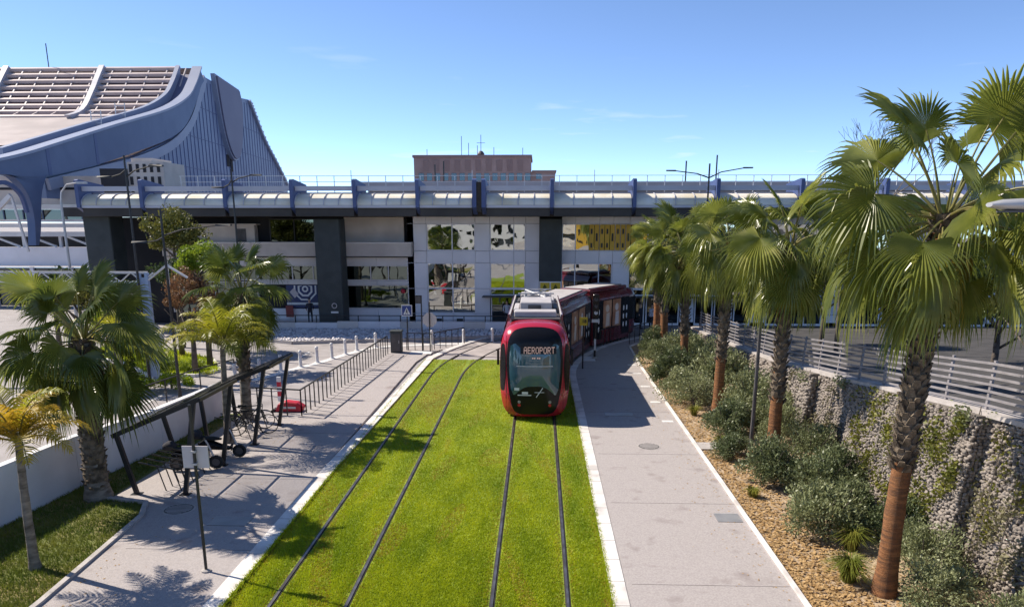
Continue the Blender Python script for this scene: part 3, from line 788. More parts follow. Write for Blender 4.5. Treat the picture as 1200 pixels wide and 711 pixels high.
def smooth_curve(P, n=5):
    out = []
    for i in range(len(P)-1):
        p0, p1, p2, p3 = P[max(i-1,0)], P[i], P[i+1], P[min(i+2,len(P)-1)]
        for k in range(n):
            t_ = k/n
            out.append(tuple(.5*((2*p1[j]) + (-p0[j]+p2[j])*t_ + (2*p0[j]-5*p1[j]+4*p2[j]-p3[j])*t_**2 + (-p0[j]+3*p1[j]-3*p2[j]+p3[j])*t_**3) for j in (0,1)))
    return out + [P[-1]]
near = smooth_curve([(64,10.6),(72.85,12.31),(79.02,13.57),(86.83,15.83),(92.11,18.73),(95.11,22.02),(97.07,24.47)])
far = smooth_curve([(112.24,23.85),(114.16,22.04),(117.66,18.85),(121.99,16.08),(126.68,12.93)])
band(near, .95, GX-.2, GX+.12, 'blue_trim', 'gable_trim')
band(far, .35, GX-.2, GX+.12, 'blue_trim', 'gable_trim')
band([(y+.9,z+.1) for y,z in far], .5, GX-3.4, GX-.9, 'louver', 'far_roof_edge')
for i in range(18):
    k = far[min(i+1,len(far)-1)]
    part('edge_louvre', GX-1.1, GX+.05, k[1]-.25, k[1]-.05, k[0]-.1, k[0]+.75, M['louver'], hall)
# box girder of the roof edge, sweeping down to its leg
U = smooth_curve([(56.5,11.3),(58.61,11.71),(61.49,12.38),(65.17,13.37),(74.85,15.99),(85.55,18.8),(91.08,20.94),(93.44,22.71),(94.92,24.28),(95.53,24.96)])
D = smooth_curve([(56.5,10.5),(58.5,10.6),(62.89,10.69),(71.15,12.2),(77.41,13.69),(84.84,15.64),(89.67,17.51),(93.12,20.29),(95.2,22.7),(96.42,23.68)])
q = MB(); q.grid([[(GX+.35,*a) for a in U], [(GX+.35,*b_) for b_ in D]]); q.grid([[(GX+.35,*a) for a in U], [(GX-.5,*b_) for b_ in U]]); q.grid([[(GX+.35,*a) for a in D], [(GX-.5,*b_) for b_ in D]])
q.grid([[(GX-.5,*a) for a in U], [(GX-.5,*b_) for b_ in D]])
q.build('box_girder', M['blue_steel'], hall)
q = MB()
for a, b_ in zip(U, U[1:]): q.prism([a, b_, (b_[0],b_[1]+.22), (a[0],a[1]+.22)], 'x', GX-.6, GX+.6)
q.build('girder_top_flange', M['blue_trim'], hall)
for y in (71.3, 64.0):
    za, zb = float(np.interp(y,[p[0] for p in U],[p[1] for p in U])), float(np.interp(y,[p[0] for p in D],[p[1] for p in D]))
    part('girder_joint', GX+.34, GX+.37, zb, za, y-.22, y+.22, M['rib_blue'], hall)
q = MB()
Lo = smooth_curve([(63.6,10.9),(62.7,9.6),(62.2,8.0),(61.8,6.4),(61.3,5.2)]); Li = smooth_curve([(57.3,10.6),(59.4,10.5),(60.8,9.2),(61.2,7.4),(60.9,5.2)], 5)
Li = Li[:len(Lo)]
q.grid([[(GX+.3,*a) for a in Lo],[(GX+.3,*a) for a in Li],[(GX-.35,*a) for a in Li],[(GX-.35,*a) for a in Lo],[(GX+.3,*a) for a in Lo]])
q.build('girder_leg', M['blue_steel'], hall)
q = MB()
Ar = smooth_curve([(56.0,9.6),(58.2,10.0),(59.8,9.2),(60.3,7.8)])
for a, b_ in zip(Ar, Ar[1:]): q.bar((GX+.36,*a),(GX+.36,*b_),.25,.3)
q.build('leg_arch', M['rib_blue'], hall)
q = MB(); cg = [p for p in U if p[0] > 62]
q.grid([[(GX-.55,y,z-.7) for y,z in cg], [(GX-3.2,y,z-.7) for y,z in cg]]); q.build('roof_gutter', M['visor'], hall)
q = MB()
for a, b_ in zip(cg, cg[1:]): q.prism([(a[0],a[1]-.9), (b_[0],b_[1]-.9), (b_[0],b_[1]+.35), (a[0],a[1]+.35)], 'x', GX-2.6, GX-2.1)
q.build('roof_rim', M['blue_trim'], hall)
# visor panel standing proud of the gable
Vp = smooth_curve([(100.2,24.9),(101.0,20.8),(101.9,17.8),(103.4,15.7),(105.0,15.3),(106.6,16.8),(107.6,20),(107.9,22.5),(107.3,24.2)], 4)
pr('visor', Vp, GX+.30, GX+.5, 'visor')
Vo = [(104.0+(y-104.0)*1.10, 20+(z-20)*1.05) for y, z in Vp]
pr('visor_frame', Vo, GX-.25, GX+.29, 'blue_trim')
# swept near roof: ridge at the back, apron towards the viewer
prof = smooth_curve([(72,14.0),(76.1,15.0),(81.6,16.5),(87,18.1),(91.06,19.4),(93.7,21.9),(95.1,23.5),(96.6,25.2)], 4)
q = MB()
q.grid([[(GX-2.4,y,z) for y,z in prof if y < 90], [(-82,y,z) for y,z in prof if y < 90]])
q.build('roof_apron', M['roof_grey'], hall)
q = MB(); q.grid([[(GX-2.4,y+.5,z-.5) for y,z in prof if y > 89], [(-82,y+.5,z-.5) for y,z in prof if y > 89]]); q.build('roof_backing', M['pink2'], hall)
ln = sum(1 for p in prof if p[0] > 84.4)
py_ = [p[0] for p in prof]; pz_ = [p[1] for p in prof]
arc = []
for k in range(9):
    z = 18.7 + k*.80; y = float(np.interp(z, pz_, py_)); arc.append((y,z))
for k, (y,z) in enumerate(arc):
    for a, b_ in ((-82,-53.4),(-53.2,GX-2.5)):
        q = MB(); q.bar((a,y-.1,z), (b_,y-.1,z), .5, .36, up=(0,-.5,1)); q.build('louvre', M['louver'], hall)
for x in srange(-81, -43, 18):
    q = MB()
    for a, b_ in zip(arc, arc[1:]): q.bar((x,a[0]-.22,a[1]), (x,b_[0]-.22,b_[1]), .14, .1)
    q.build('louvre_strut', M['louver'], hall)
for x in (-53.3, -65.2):
    q = MB(); cv = [p for p in prof if p[0] > 87.5]
    for a, b_ in zip(cv, cv[1:]): q.prism([(a[0]-.5,a[1]+.3),(b_[0]-.5,b_[1]+.3),(b_[0]+.6,b_[1]-.4),(a[0]+.6,a[1]-.4)], 'x', x-.32, x+.32)
    q.build('roof_fin', M['blue_trim'] if x > -50 else M['fascia'], hall)
q = MB(); q.grid([[(GX-1.2,96.8,25.2),(GX-1.2,98,25.0),(GX-1.2,110,24.0),(GX-1.2,126,12.6)],[(-85,96.8,25.2),(-85,98,25.0),(-85,110,24.0),(-85,126,12.6)]]); q.build('rear_roof', M['roof_grey'], hall)
q = MB()
for p_, r_ in (((-60.3,96.8,25.1),.06),): q.tube([p_, (p_[0],p_[1],p_[2]+3)], r_, 5)
q.build('roof_mast', M['black_metal'], hall)
# white truss and dark clerestory under the apron
part('clerestory', -80, GX-2.9, 9, 14.6, 77.5, 78, M['dark_void'], hall)
for z in (13.7, 12.7, 11.4): 
    q = MB(); q.bar((-80,74.4,z), (GX-2.8,74.4,z), .3, .28); q.build('truss_chord', M['white_steel'], hall)
for i in range(8):
    x = -74 + i*4.1
    q = MB(); q.bar((x,74.4,14), (x,74.4,11.4), .22); q.bar((x,74.4,12.7), (x+3.2,74.4,11.4), .2); q.bar((x,74.4,12.7),(x-3.2,74.4,11.4),.2); q.build('truss_brace', M['white_steel'], hall)
    part('roof_bracket', x-1.2, x+1.2, 13.0, 13.4, 73.2, 74.2, M['white_steel'], hall)
# ladders / maintenance cradle on the roof edge
for x0, y0, z0 in ((-43.4,76,15.2),(-43.6,81,16.6)):
    q = MB()
    for dx in (-.5,.5): q.bar((x0+dx,y0,z0),(x0+dx,y0+.2,z0+2.4),.07)
    for k in range(5): q.bar((x0-.5,y0,z0+.3+k*.45),(x0+.5,y0,z0+.3+k*.45),.05)
    q.build('roof_ladder', M['white_steel'], hall)

# walkway structure in the left background
wk = thing('walkway_structure', 'pale open walkway and stair structure below the blue girder', 'walkway', (-45, 64, 0))
part('upper_wall', -62, -37.5, 8.5, 10.9, 66, 66.5, M['beige'], wk)
part('wall_joint', -62, -37.5, 9.75, 9.95, 65.95, 65.99, M['dark_void'], wk)
part('white_band', -62, -37.6, 8.1, 8.46, 64.6, 65.4, M['white_steel'], wk)
part('window_band', -62, -37.5, 7.2, 8.1, 66.1, 66.2, M['shop_glass'], wk)
for i in range(14): part('window_mullion', -61+i*1.75, -60.9+i*1.75, 7.2, 8.1, 66.0, 66.08, M['blue_steel'], wk)
for z, h in ((7.15,.22),(6.75,.3),(6.05,.4)): part('handrail', -62, -37.9, z-h/2, z+h/2, 63.6, 63.75, M['white_steel'], wk)
part('lower_wall', -62, -38.2, 3.4, 4.95, 63.4, 63.9, M['clad'], wk)
part('lower_void', -62, -38, 4.95, 6.0, 64.8, 65.0, M['soffit'], wk)
for i in range(7):
    x = -60 + i*3.2
    q = MB(); q.bar((x,63.9,4.95),(x,63.9,6.1),.22); q.bar((x+.2,63.9,6.0),(x+2.8,63.9,5.0),.16); q.build('brace', M['white_steel'], wk)
q = MB(); q.bar((-48.5,62.8,5.2),(-43.8,62.8,9.2),.3,.35); q.bar((-48.5,62.8,5.2),(-47.2,62.8,4.2),.3,.3); q.bar((-43.8,62.8,9.2),(-43.0,62.8,4.6),.16); q.build('raking_strut', M['white_steel'], wk)
part('shop_front', -62, -34.5, .1, 3.3, 62.8, 63.2, M['shop_glass'], wk)
for i in range(8): part('shop_pier', -60+i*3.4, -59.7+i*3.4, 0, 3.35, 62.6, 62.79, M['clad'], wk)

# pink office block
pk = thing('pink_office_block', 'pink rendered office block with small windows behind the roadway', 'building', (-11, 132, 0))
part('wall', -21, -1.5, 0, 17.3, 130, 142, M['pink'], pk)
part('roof_edge', -21.2, -1.3, 17.3, 17.7, 129.8, 142.2, M['pink2'], pk)
part('wing', -1.48, 2.6, 0, 15.1, 131, 141, M['pink'], pk); part('wing_edge', -1.3, 2.8, 15.1, 15.3, 130.8, 141.2, M['pink2'], pk)
for i in range(10): part('recessed_panel', -19.4+i*1.75, -18.5+i*1.75, 15.1, 16.9, 129.93, 130.02, M['pink2'], pk)
for i in range(14):
    x = -20.2 + i*1.37
    part('window', x, x+.85, 13.6, 14.75, 129.9, 130.02, M['shop_glass'], pk)
part('window', -.6, 0.3, 13.9, 14.7, 130.9, 131.02, M['shop_glass'], pk)
q = MB(); q.lathe([(.5,0),(.62,.4),(.35,.8),(.02,.95)], (-10,133,17.7), 12); q.build('radome', M['tram_dark'], pk)
for x, h in ((-10,3.2),(-10.6,1.5),(-13.3,3.0),(-19.2,.9),(-12.1,1.9),(-7.8,1.2),(-2.9,1.1)):
    q = MB(); q.tube([(x,133.2,17.7),(x,133.2,18.0+h)], .05, 5)
    if h > 3.1: q.bar((x-.7,133.2,19.9),(x+.7,133.2,19.9),.06)
    q.build('antenna', M['black_metal'], pk)

# ------------------------------------------------------------------ rubble retaining wall, ramp and fence on the right
def ztop(y): return float(np.interp(y, [3,14,16,21.7,29.3,39.6,46], [4.4,3.43,3.26,2.62,1.85,1.19,.9]))
g = MB()
ys_ = srange(3, 46, 12)
g.grid([[(9.35,y,ztop(y)-.06) for y in ys_], [(60,y,ztop(y)+.2) for y in ys_]])
tag(g.build('ramp_ground', M['dark_asphalt']), kind='structure')
rw = thing('rubble_wall', 'leaning stepped retaining wall of pale rubble stone beside the palms', 'wall', (8.8, 20, 0))
PAN = [(5.,15.),(15.,24.),(24.,33.),(33.,42.)]
def wall_x(y, h, a, b_):
    """face of a panel: near end proud, far end set back, battered"""
    t_ = (y-a)/(b_-a)
    return 8.62 + .32*t_ + h*.08
for a, b_ in PAN:
    q = MB(); P = []
    for y in srange(a, b_, 8):
        z1 = ztop(y)
        P.append([(wall_x(y,0,a,b_)+.04, y, -.05), (wall_x(y,z1,a,b_)+.04, y, z1), (9.9, y, z1), (9.9, y, -.05)])
    q.grid(P); q.add(P[0], [(0,1,2,3)]); q.add(P[-1], [(3,2,1,0)])
    q.build('wall_core', M['stone_core'], rw)
    sp = .085 if a < 20 else .13
    yy, hh = np.meshgrid(np.arange(a+.05, b_, sp), np.arange(.05, 4.4, sp*.8)); yy, hh = yy.ravel(), hh.ravel()
    yy = yy + rng.uniform(-.4,.4,len(yy))*sp; hh = hh + rng.uniform(-.4,.4,len(hh))*sp*.8
    if a < 10: k_ = yy > 9.5; yy, hh = yy[k_], hh[k_]
    k_ = (hh < np.interp(yy, [3,14,16,21.7,29.3,39.6,46], [4.4,3.43,3.26,2.62,1.85,1.19,.9]) - .03) & (yy > a) & (yy < b_); yy, hh = yy[k_], hh[k_]
    t_ = (yy-a)/(b_-a); xx = 8.62 + .32*t_ + hh*.08 + rng.uniform(-.03,.03,len(yy))
    Sx = np.stack([rng.uniform(.45,.75,len(yy)), rng.uniform(.5,.85,len(yy)), rng.uniform(.4,.65,len(yy))],1)*sp
    stones('rubble_stones', np.stack([xx,yy,hh],1), Sx, M['stone'], rw)
    # the step at the near end of the panel
    xe, he = np.meshgrid(np.arange(0, .42, sp), np.arange(.05, 4.4, sp*.8)); xe, he = xe.ravel(), he.ravel()
    k_ = he < ztop(a)-.05; xe, he = xe[k_], he[k_]
    xs_ = 8.65 + he*.08 + xe + rng.uniform(-.3,.3,len(xe))*sp
    stones('rubble_stones', np.stack([xs_, a-.02+rng.uniform(-.03,.02,len(xe)), he],1), rng.uniform(.45,.75,(len(xe),3))*sp, M['stone'], rw)
    # thin joints that split a panel
    for y in (a+.45*(b_-a),):
        z1 = ztop(y)
        q = MB(); q.bar((wall_x(y,0,a,b_)-.03,y,0), (wall_x(y,z1,a,b_)-.03,y,z1), .04, .05); q.build('joint', M['stone_core'], rw)
q = MB()
for a, b_ in zip(srange(5,45,20), srange(5,45,20)[1:]): q.bar((9.35,a,ztop(a)+.03),(9.35,b_,ztop(b_)+.03),.55,.10)
q.build('coping', M['edging'], rw)
fe = thing('bar_fence', 'pale steel fence of horizontal bars on top of the rubble wall', 'fence', (9.3, 22, 2.4))
FYs = [9.2 + 1.55*i for i in range(23)]
for y in FYs:
    z = ztop(y)+.08; q = MB(); q.bar((9.3,y,z-.05),(9.36,y,z+1.02),.05,.07,up=(0,1,0)); q.build('post', M['fence_grey'], fe)
for k in range(7):
    for a, b_ in zip(FYs[::4], FYs[4::4]+[FYs[-1]]):
        if a == b_: continue
        dz = .17 + k*.145
        q = MB(); q.bar((9.29,a,ztop(a)+dz),(9.29,b_,ztop(b_)+dz),.028,.05); q.build('rail', M['fence_grey'], fe)

# ------------------------------------------------------------------ foliage builders
def leaves(name, C, size, m, aspect=.45, outward=None, up=.3):
    """diamond leaves at centres C"""
    n = len(C)
    d = rng.normal(size=(n,3)); 
    if outward is not None: d = d*.7 + outward*.8
    d[:,2] += up; d /= np.linalg.norm(d,axis=1)[:,None] + 1e-9
    e = np.cross(d, rng.normal(size=(n,3))); e /= np.linalg.norm(e,axis=1)[:,None] + 1e-9
    s_ = (size*rng.uniform(.6,1.25,n))[:,None]
    nn = np.cross(d, e)
    V = np.stack([C-d*s_*.5, C+e*s_*aspect*.5+nn*s_*.08, C+d*s_*.5, C-e*s_*aspect*.5+nn*s_*.08],1).reshape(-1,3)
    return raw_mesh(name, V, np.arange(4*n).reshape(-1,4), m)
def clump_cloud(n, clumps, crad, rx, ry, rz, shell=.75):
    """points gathered in clumps over a rounded crown that sits on z = 0"""
    dirs = rng.normal(size=(clumps,3)); dirs[:,2] = np.abs(dirs[:,2])*1.1 - .25
    dirs /= np.linalg.norm(dirs,axis=1)[:,None]
    rad = rng.uniform(shell-.35, shell+.12, clumps)[:,None]
    cc = dirs*rad*np.array([rx,ry,rz]) + np.array([0,0,rz*.45])
    w = rng.uniform(.6,1.3,clumps)
    idx = rng.integers(0, clumps, n)
    p = rng.normal(size=(n,3)); p /= np.linalg.norm(p,axis=1)[:,None]
    p *= (rng.uniform(0,1,n)**.4)[:,None]*crad*w[idx][:,None]*np.array([1,1,.8])
    C = cc[idx] + p
    o = C - np.array([0,0,rz*.35]); o /= np.linalg.norm(o,axis=1)[:,None] + 1e-9
    k = C[:,2] > .02
    return C[k], o[k]

def shrub_mesh(n, m, leaf=.075):
    C, o = clump_cloud(n, 34, .26, .78, .78, .62)
    return leaves('foliage', C, leaf, m, .45, o)
shrub_meshes = [shrub_mesh(7000, M['shrub']), shrub_mesh(7000, M['shrub_dark']), shrub_mesh(6000, M['shrub'], .06)]
st = MB()
for i in range(7):
    a = i*.9; st.tube([(0.05*math.cos(a),.05*math.sin(a),0),(.2*math.cos(a),.2*math.sin(a),.35),(.5*math.cos(a+.3),.5*math.sin(a+.3),.75)], [.018,.013,.006], 5)
stem_me = None
def shrub(x, y, s, sz, k, label, z=.05, rot=0.):
    global stem_me
    t = thing('shrub', label, 'shrub', (x,y,z), 'shrubs in the bed below the rubble wall')
    f = link('foliage', shrub_meshes[k], t); 
    if stem_me is None:
        bt = MB(); bt.v, bt.f, bt.m = st.v, st.f, st.m
        o = bt.build('stem', M['bark'], None); stem_me = o.data; o.location = (0,0,0); o.parent = t; WL[o] = WL[t]
    else: link('stem', stem_me, t)
    t.scale = (s*1.22, s*1.22, sz*1.15); t.rotation_euler = (0,0,rot)
shrubs = [
 (6.05,37.2,1.15,1.35,0,'rounded grey green shrub where the right path starts to curve'),
 (6.35,40.0,1.1,1.5,1,'shrub at the far end of the planting bed by the tram'),
 (7.4,38.3,1.2,1.7,0,'tall shrub behind the farthest palm trunk in the bed'),
 (6.1,33.3,1.2,1.55,1,'dark green shrub beside the fourth palm trunk of the row'),
 (7.6,35.0,1.35,1.9,0,'large shrub against the fence behind the fourth palm'),
 (5.95,30.2,1.2,1.35,0,'spreading pale shrub between the third and fourth palm trunks'),
 (7.6,31.0,1.5,2.0,0,'biggest shrub, filling the slope behind the third palm'),
 (6.25,29.0,1.0,1.2,2,'low grey green shrub in front of the third palm trunk'),
 (8.0,27.0,1.3,1.9,2,'wispy grey shrub leaning on the rubble wall by the third palm'),
 (6.5,24.9,1.05,1.15,1,'round shrub left of the slim lamp pole'),
 (7.9,23.9,.9,1.4,2,'thin grey shrub behind the slim lamp pole'),
 (6.6,20.1,1.05,1.25,1,'dark shrub just in front of the second palm trunk'),
 (7.45,18.9,1.0,1.2,1,'dark shrub tucked against the wall beyond the nearest bush'),
 (6.7,16.6,1.0,1.25,0,'dense green bush left of the nearest palm trunk'),
 (7.5,17.2,.85,1.05,1,'small dark bush touching the wall behind the dense bush'),
 (7.65,13.4,.85,.85,2,'low shrub at the foot of the nearest palm, right of its trunk'),
 (6.9,12.0,.7,.6,0,'low shrub at the bottom edge of the picture near the palm'),
 (8.2,11.6,.9,1.0,2,'grey shrub in the bottom right corner under the wall'),
 (8.1,14.6,0.95,1.1,2,'grey green shrub at the wall foot behind the nearest trunk'),
 (8.3,16.2,0.9,1.0,1,'dark shrub at the wall foot below the yellow creeper'),
 (8.2,19.6,1.0,1.15,1,'shrub at the wall foot between the first two palms'),
 (8.2,21.6,1.0,1.3,2,'grey shrub pressed to the wall behind the second trunk'),
 (8.4,25.4,1.0,1.4,0,'pale shrub at the wall foot past the slim lamp pole'),
 (6.0,22.5,0.75,0.7,1,'low spreading shrub at the path side of the second palm'),
 (7.3,26.2,1.0,1.1,0,'pale bush between the slim lamp pole and the third palm'),
 (5.9,35.3,0.9,1.0,2,'low pale shrub at the path edge by the fourth palm'),
]
for i, (x,y,s,sz,k,lab) in enumerate(shrubs): shrub(x,y,s,sz,k,lab,rot=i*1.3)

def tuft(x, y, n, h, label, m='tuft', z=.05):
    P = []; V = []; F = []
    for i in range(n):
        a = random.uniform(0, 2*math.pi); l = random.uniform(.3,1); hh = h*random.uniform(.6,1.1)
        d = Vector((math.cos(a), math.sin(a), 0)); e = Vector((-d.y, d.x, 0))*.009
        b0 = d*random.uniform(0,.12)
        p1 = b0 + d*l*.22*h + Vector((0,0,hh*.7)); p2 = b0 + d*l*.75*h + Vector((0,0,hh*(.95-.5*l)))
        k = len(V); V += [b0-e, b0+e, p1+e, p1-e, p2, p2+e*.2]; F += [(k,k+1,k+2,k+3),(k+3,k+2,k+5,k+4)]
    me = raw_mesh('blades', [tuple(v) for v in V], F, M[m])
    t = thing('grass_tuft', label, 'grass tuft', (x,y,z), 'grass tufts in the bed'); link('blades', me, t)
tuft(6.35,14.2,420,.75,'yellow green grass tuft left of the nearest palm trunk')
tuft(5.9,27.6,160,.5,'small dry grass tuft below the third palm')
tuft(6.0,23.6,160,.45,'small grass tuft near the slim lamp pole')
tuft(5.75,19.0,140,.35,'small grass tuft at the path edge in front of the dark shrub')
tuft(7.0,15.7,200,.75,'pale yellow grass tuft behind the dense green bush')

# creepers on the wall
def creeper(label, pts, n, m, size=.09):
    """leaves strung over the wall face round strands (y, z top, z bottom, width)"""
    C = []
    for y, z1, z0, w in pts:
        k = int(n*w*(z1-z0))
        zz = rng.uniform(z0, z1, k); yy = y + rng.normal(0, w*.5, k) - (z1-zz)*.05
        for a, b_ in PAN:
            s_ = (yy >= a) & (yy < b_)
            t_ = (yy[s_]-a)/(b_-a)
            C.append(np.stack([8.62+.32*t_+zz[s_]*.08 - rng.uniform(.03,.2,s_.sum()), yy[s_], zz[s_]],1))
    C = np.concatenate(C); f_ = np.sin(3.1*C[:,1]+1.7)*np.sin(4.3*C[:,2]+C[:,1]) + .6*np.sin(7.3*C[:,1]+5.1*C[:,2]) + rng.normal(0,.35,len(C)); C = C[f_ > -.05]
    t = thing('wall_creeper', label, 'creeper', (8.2, pts[0][0], 0), 'creepers on the rubble wall')
    for y, z1, z0, w in pts:
        q = MB(); q.tube([(8.72+z0*.08,y-.1,z0),(8.8+z1*.08,y,z1)], .012, 4); q.build('stem', M['bark'], t)
    C = C - np.array(WL[t]); o = np.tile(np.array([-1.,0,.2]), (len(C),1))
    link('foliage', leaves('foliage', C, size, m, .7, o, .2), t)
creeper('yellow green creeper hanging over the wall right of the nearest palm', [(15.5,3.35,1.2,.5),(16.2,3.2,.3,.6),(17.0,3.1,.3,.5),(15.3,3.3,1.8,.3)], 800, M['vine'])
creeper('olive creeper trailing down the wall between the first two palms', [(18.4,3.0,.6,.7),(19.4,2.9,.3,.5),(20.4,2.75,.8,.5),(17.7,1.5,.2,.5)], 600, M['vine'])
creeper('dry grey creeper covering the near foot of the wall', [(12.2,2.6,.2,1.2),(13.6,2.6,.2,.9),(14.5,2.0,.1,.6),(10.8,2.2,.1,.9)], 700, M['vine_dry'], .08)
creeper('thin olive creeper hanging on the stepped wall near the right edge', [(13.2,3.3,1.8,.5),(14.3,3.2,1.0,.35),(11.6,3.5,2.0,.6)], 500, M['vine'])
creeper('dry creeper low on the wall behind the second palm', [(22.5,2.3,.3,.6),(21.5,1.4,.2,.5),(25.5,2.2,.2,.6),(27.5,1.9,.2,.7),(23.5,1.2,.2,.7)], 500, M['vine_dry'], .09)
creeper('leafy creeper along the top edge of the wall under the fence', [(15.2,3.5,3.1,.7),(21.8,2.75,2.4,.8),(24.6,2.4,2.0,.7)], 700, M['shrub'], .08)

# ------------------------------------------------------------------ palms
def fan_frond(e, rad, lp, seed, m, fold=.12, grav=1.0):
    rs = random.Random(seed)
    q = MB()
    bend = R(rs.uniform(6,22) if e > 40 else rs.uniform(16,40)); e = R(e)
    pts = [Vector((.10,0,0))]; a = e
    for i in range(5):
        pts.append(pts[-1] + Vector((math.cos(a),0,math.sin(a)))*lp/5); a -= bend/5
    q.tube(pts, [.034,.028,.024,.02,.017,.012], 5, m=1)
    hub = pts[-1]; a -= R(rs.uniform(0,34)) * (1 if e > R(-40) else .3)
    roll = R(rs.uniform(-60,60))
    T = Vector((math.cos(a),0,math.sin(a))); Sd = Vector((0,1,0)); N = T.cross(Sd)*-1
    if N.z < 0 and e > R(-40): N = -N
    Sd = Sd*math.cos(roll) + N*math.sin(roll); N = T.cross(Sd)
    if N.z < 0: N = -N
    ns = 42; pm = R(rs.uniform(112,132)); dphi = 2*pm/ns
    for i in range(ns):
        ph = -pm + (i+.5)*dphi
        D = T*math.cos(ph) + Sd*math.sin(ph)
        L = rad*(.78+.22*math.cos(ph))*rs.uniform(.90,1.06)
        side = N.cross(D).normalized()
        g_ = grav*rs.uniform(.55,1.5); tw = rs.uniform(-.05,.05)
        def P(f):
            r = L*f
            p = hub + D*r + N*(fold*r*abs(math.sin(ph))) - N*(.10*r*f)
            dr = max(0, f-.50)
            p = p - Vector((0,0,1))*(g_*L*dr*dr*1.9) - D*(dr*dr*L*.55*g_) + side*(tw*dr*L*2)
            return p
        def W(f): return L*f*math.tan(dphi/2)*1.02 if f < .56 else L*.56*math.tan(dphi/2)*(1-(f-.56)/.44)*.95 + .002
        k = len(q.v); vs = [hub]; up_ = N
        for f in (.30,.56,.76,.90):
            p = P(f); w = W(f)
            vs += [p - side*w - up_*w*.6, p + up_*w*.6, p + side*w - up_*w*.6]
        vs.append(P(1.0))
        fs = [(0,1,2),(0,2,3)]
        for b_ in (1,4,7): fs += [(b_,b_+3,b_+4,b_+1),(b_+1,b_+4,b_+5,b_+2)]
        fs += [(10,13,11),(11,13,12)]
        q.add(vs, fs, 0)
    me = bpy.data.meshes.new('frond'); me.from_pydata(q.v, [], q.f)
    for mm in (m, M['petiole']): me.materials.append(mm)
    me.polygons.foreach_set('material_index', q.m); me.update()
    return me
ELS = (82,66,50,33,15,-4,-24,-46,-66)
def frond_set(m, rad, lp, grav, sd): return {e: [fan_frond(e, rad*(.92+.08*k), lp*(1.12 if e > 60 else 1.05 if e > 40 else .95), sd+i*31+k, m, grav=grav*(.35 if e > 60 else .7 if e > 25 else 1)) for k in (0,1,2)] for i, e in enumerate(ELS)}
FS_bright = frond_set(M['fan'], 1.18, 1.42, .8, 11)
FS_second = frond_set(M['fan'], 1.10, 1.25, 1.05, 211)
FS_third = frond_set(M['fan'], 1.25, 1.15, .7, 611)
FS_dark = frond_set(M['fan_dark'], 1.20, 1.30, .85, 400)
DEAD = [fan_frond(e, .85, .7, 900+i, M['dead_fan'], grav=1.6) for i, e in enumerate((-76,-84,-70))]
YEL = fan_frond(-52, 1.0, .9, 77, M['yellow_fan'], grav=1.4)

def palm_trunk(t, x, y, h, r0, r1, m, dx=0., dy=0., flare=1.25):
    q = MB(); n = 26; P = []
    for i in range(n):
        f = i/(n-1); z = h*f
        r = r1 + (r0-r1)*(1-f)**1.2
        if f < .12: r *= 1 + (flare-1)*(1-f/.12)
        r *= 1 + .03*math.sin(i*2.4)
        P.append([(x+dx*f*f + r*math.cos(a)*(1+.03*math.sin(3*a+i)), y+dy*f*f + r*math.sin(a), z) for a in [2*math.pi*k/14 for k in range(14)]])
    q.grid(P, close=True); q.add(P[-1], [tuple(range(14))])
    return q.build('trunk', m, t, smooth=True)
def boots(t, x, y, z0, z1, r, m, n, dx=0., dy=0.):
    q = MB()
    for i in range(n):
        f = i/n; z = z0 + (z1-z0)*f; a = i*2.39996
        d = Vector((math.cos(a), math.sin(a), 0)); e = Vector((-d.y, d.x, 0))
        kz = min(1,(z/max(z1,.1)))**2; c = Vector((x+dx*kz, y+dy*kz, z)) + d*r*.9
        o = d*random.uniform(.05,.11) + Vector((0,0,random.uniform(.10,.19)))
        w = random.uniform(.06,.10)
        vs = [c-e*w, c+e*w, c+e*w+d*.03, c-e*w+d*.03, c+o-e*w*.55, c+o+e*w*.55, c+o+e*w*.5+d*.04, c+o-e*w*.5+d*.04]
        q.add(vs, [(0,1,5,4),(3,7,6,2),(0,4,7,3),(1,2,6,5),(4,5,6,7)])
    return q.build('leaf_base', m, t)
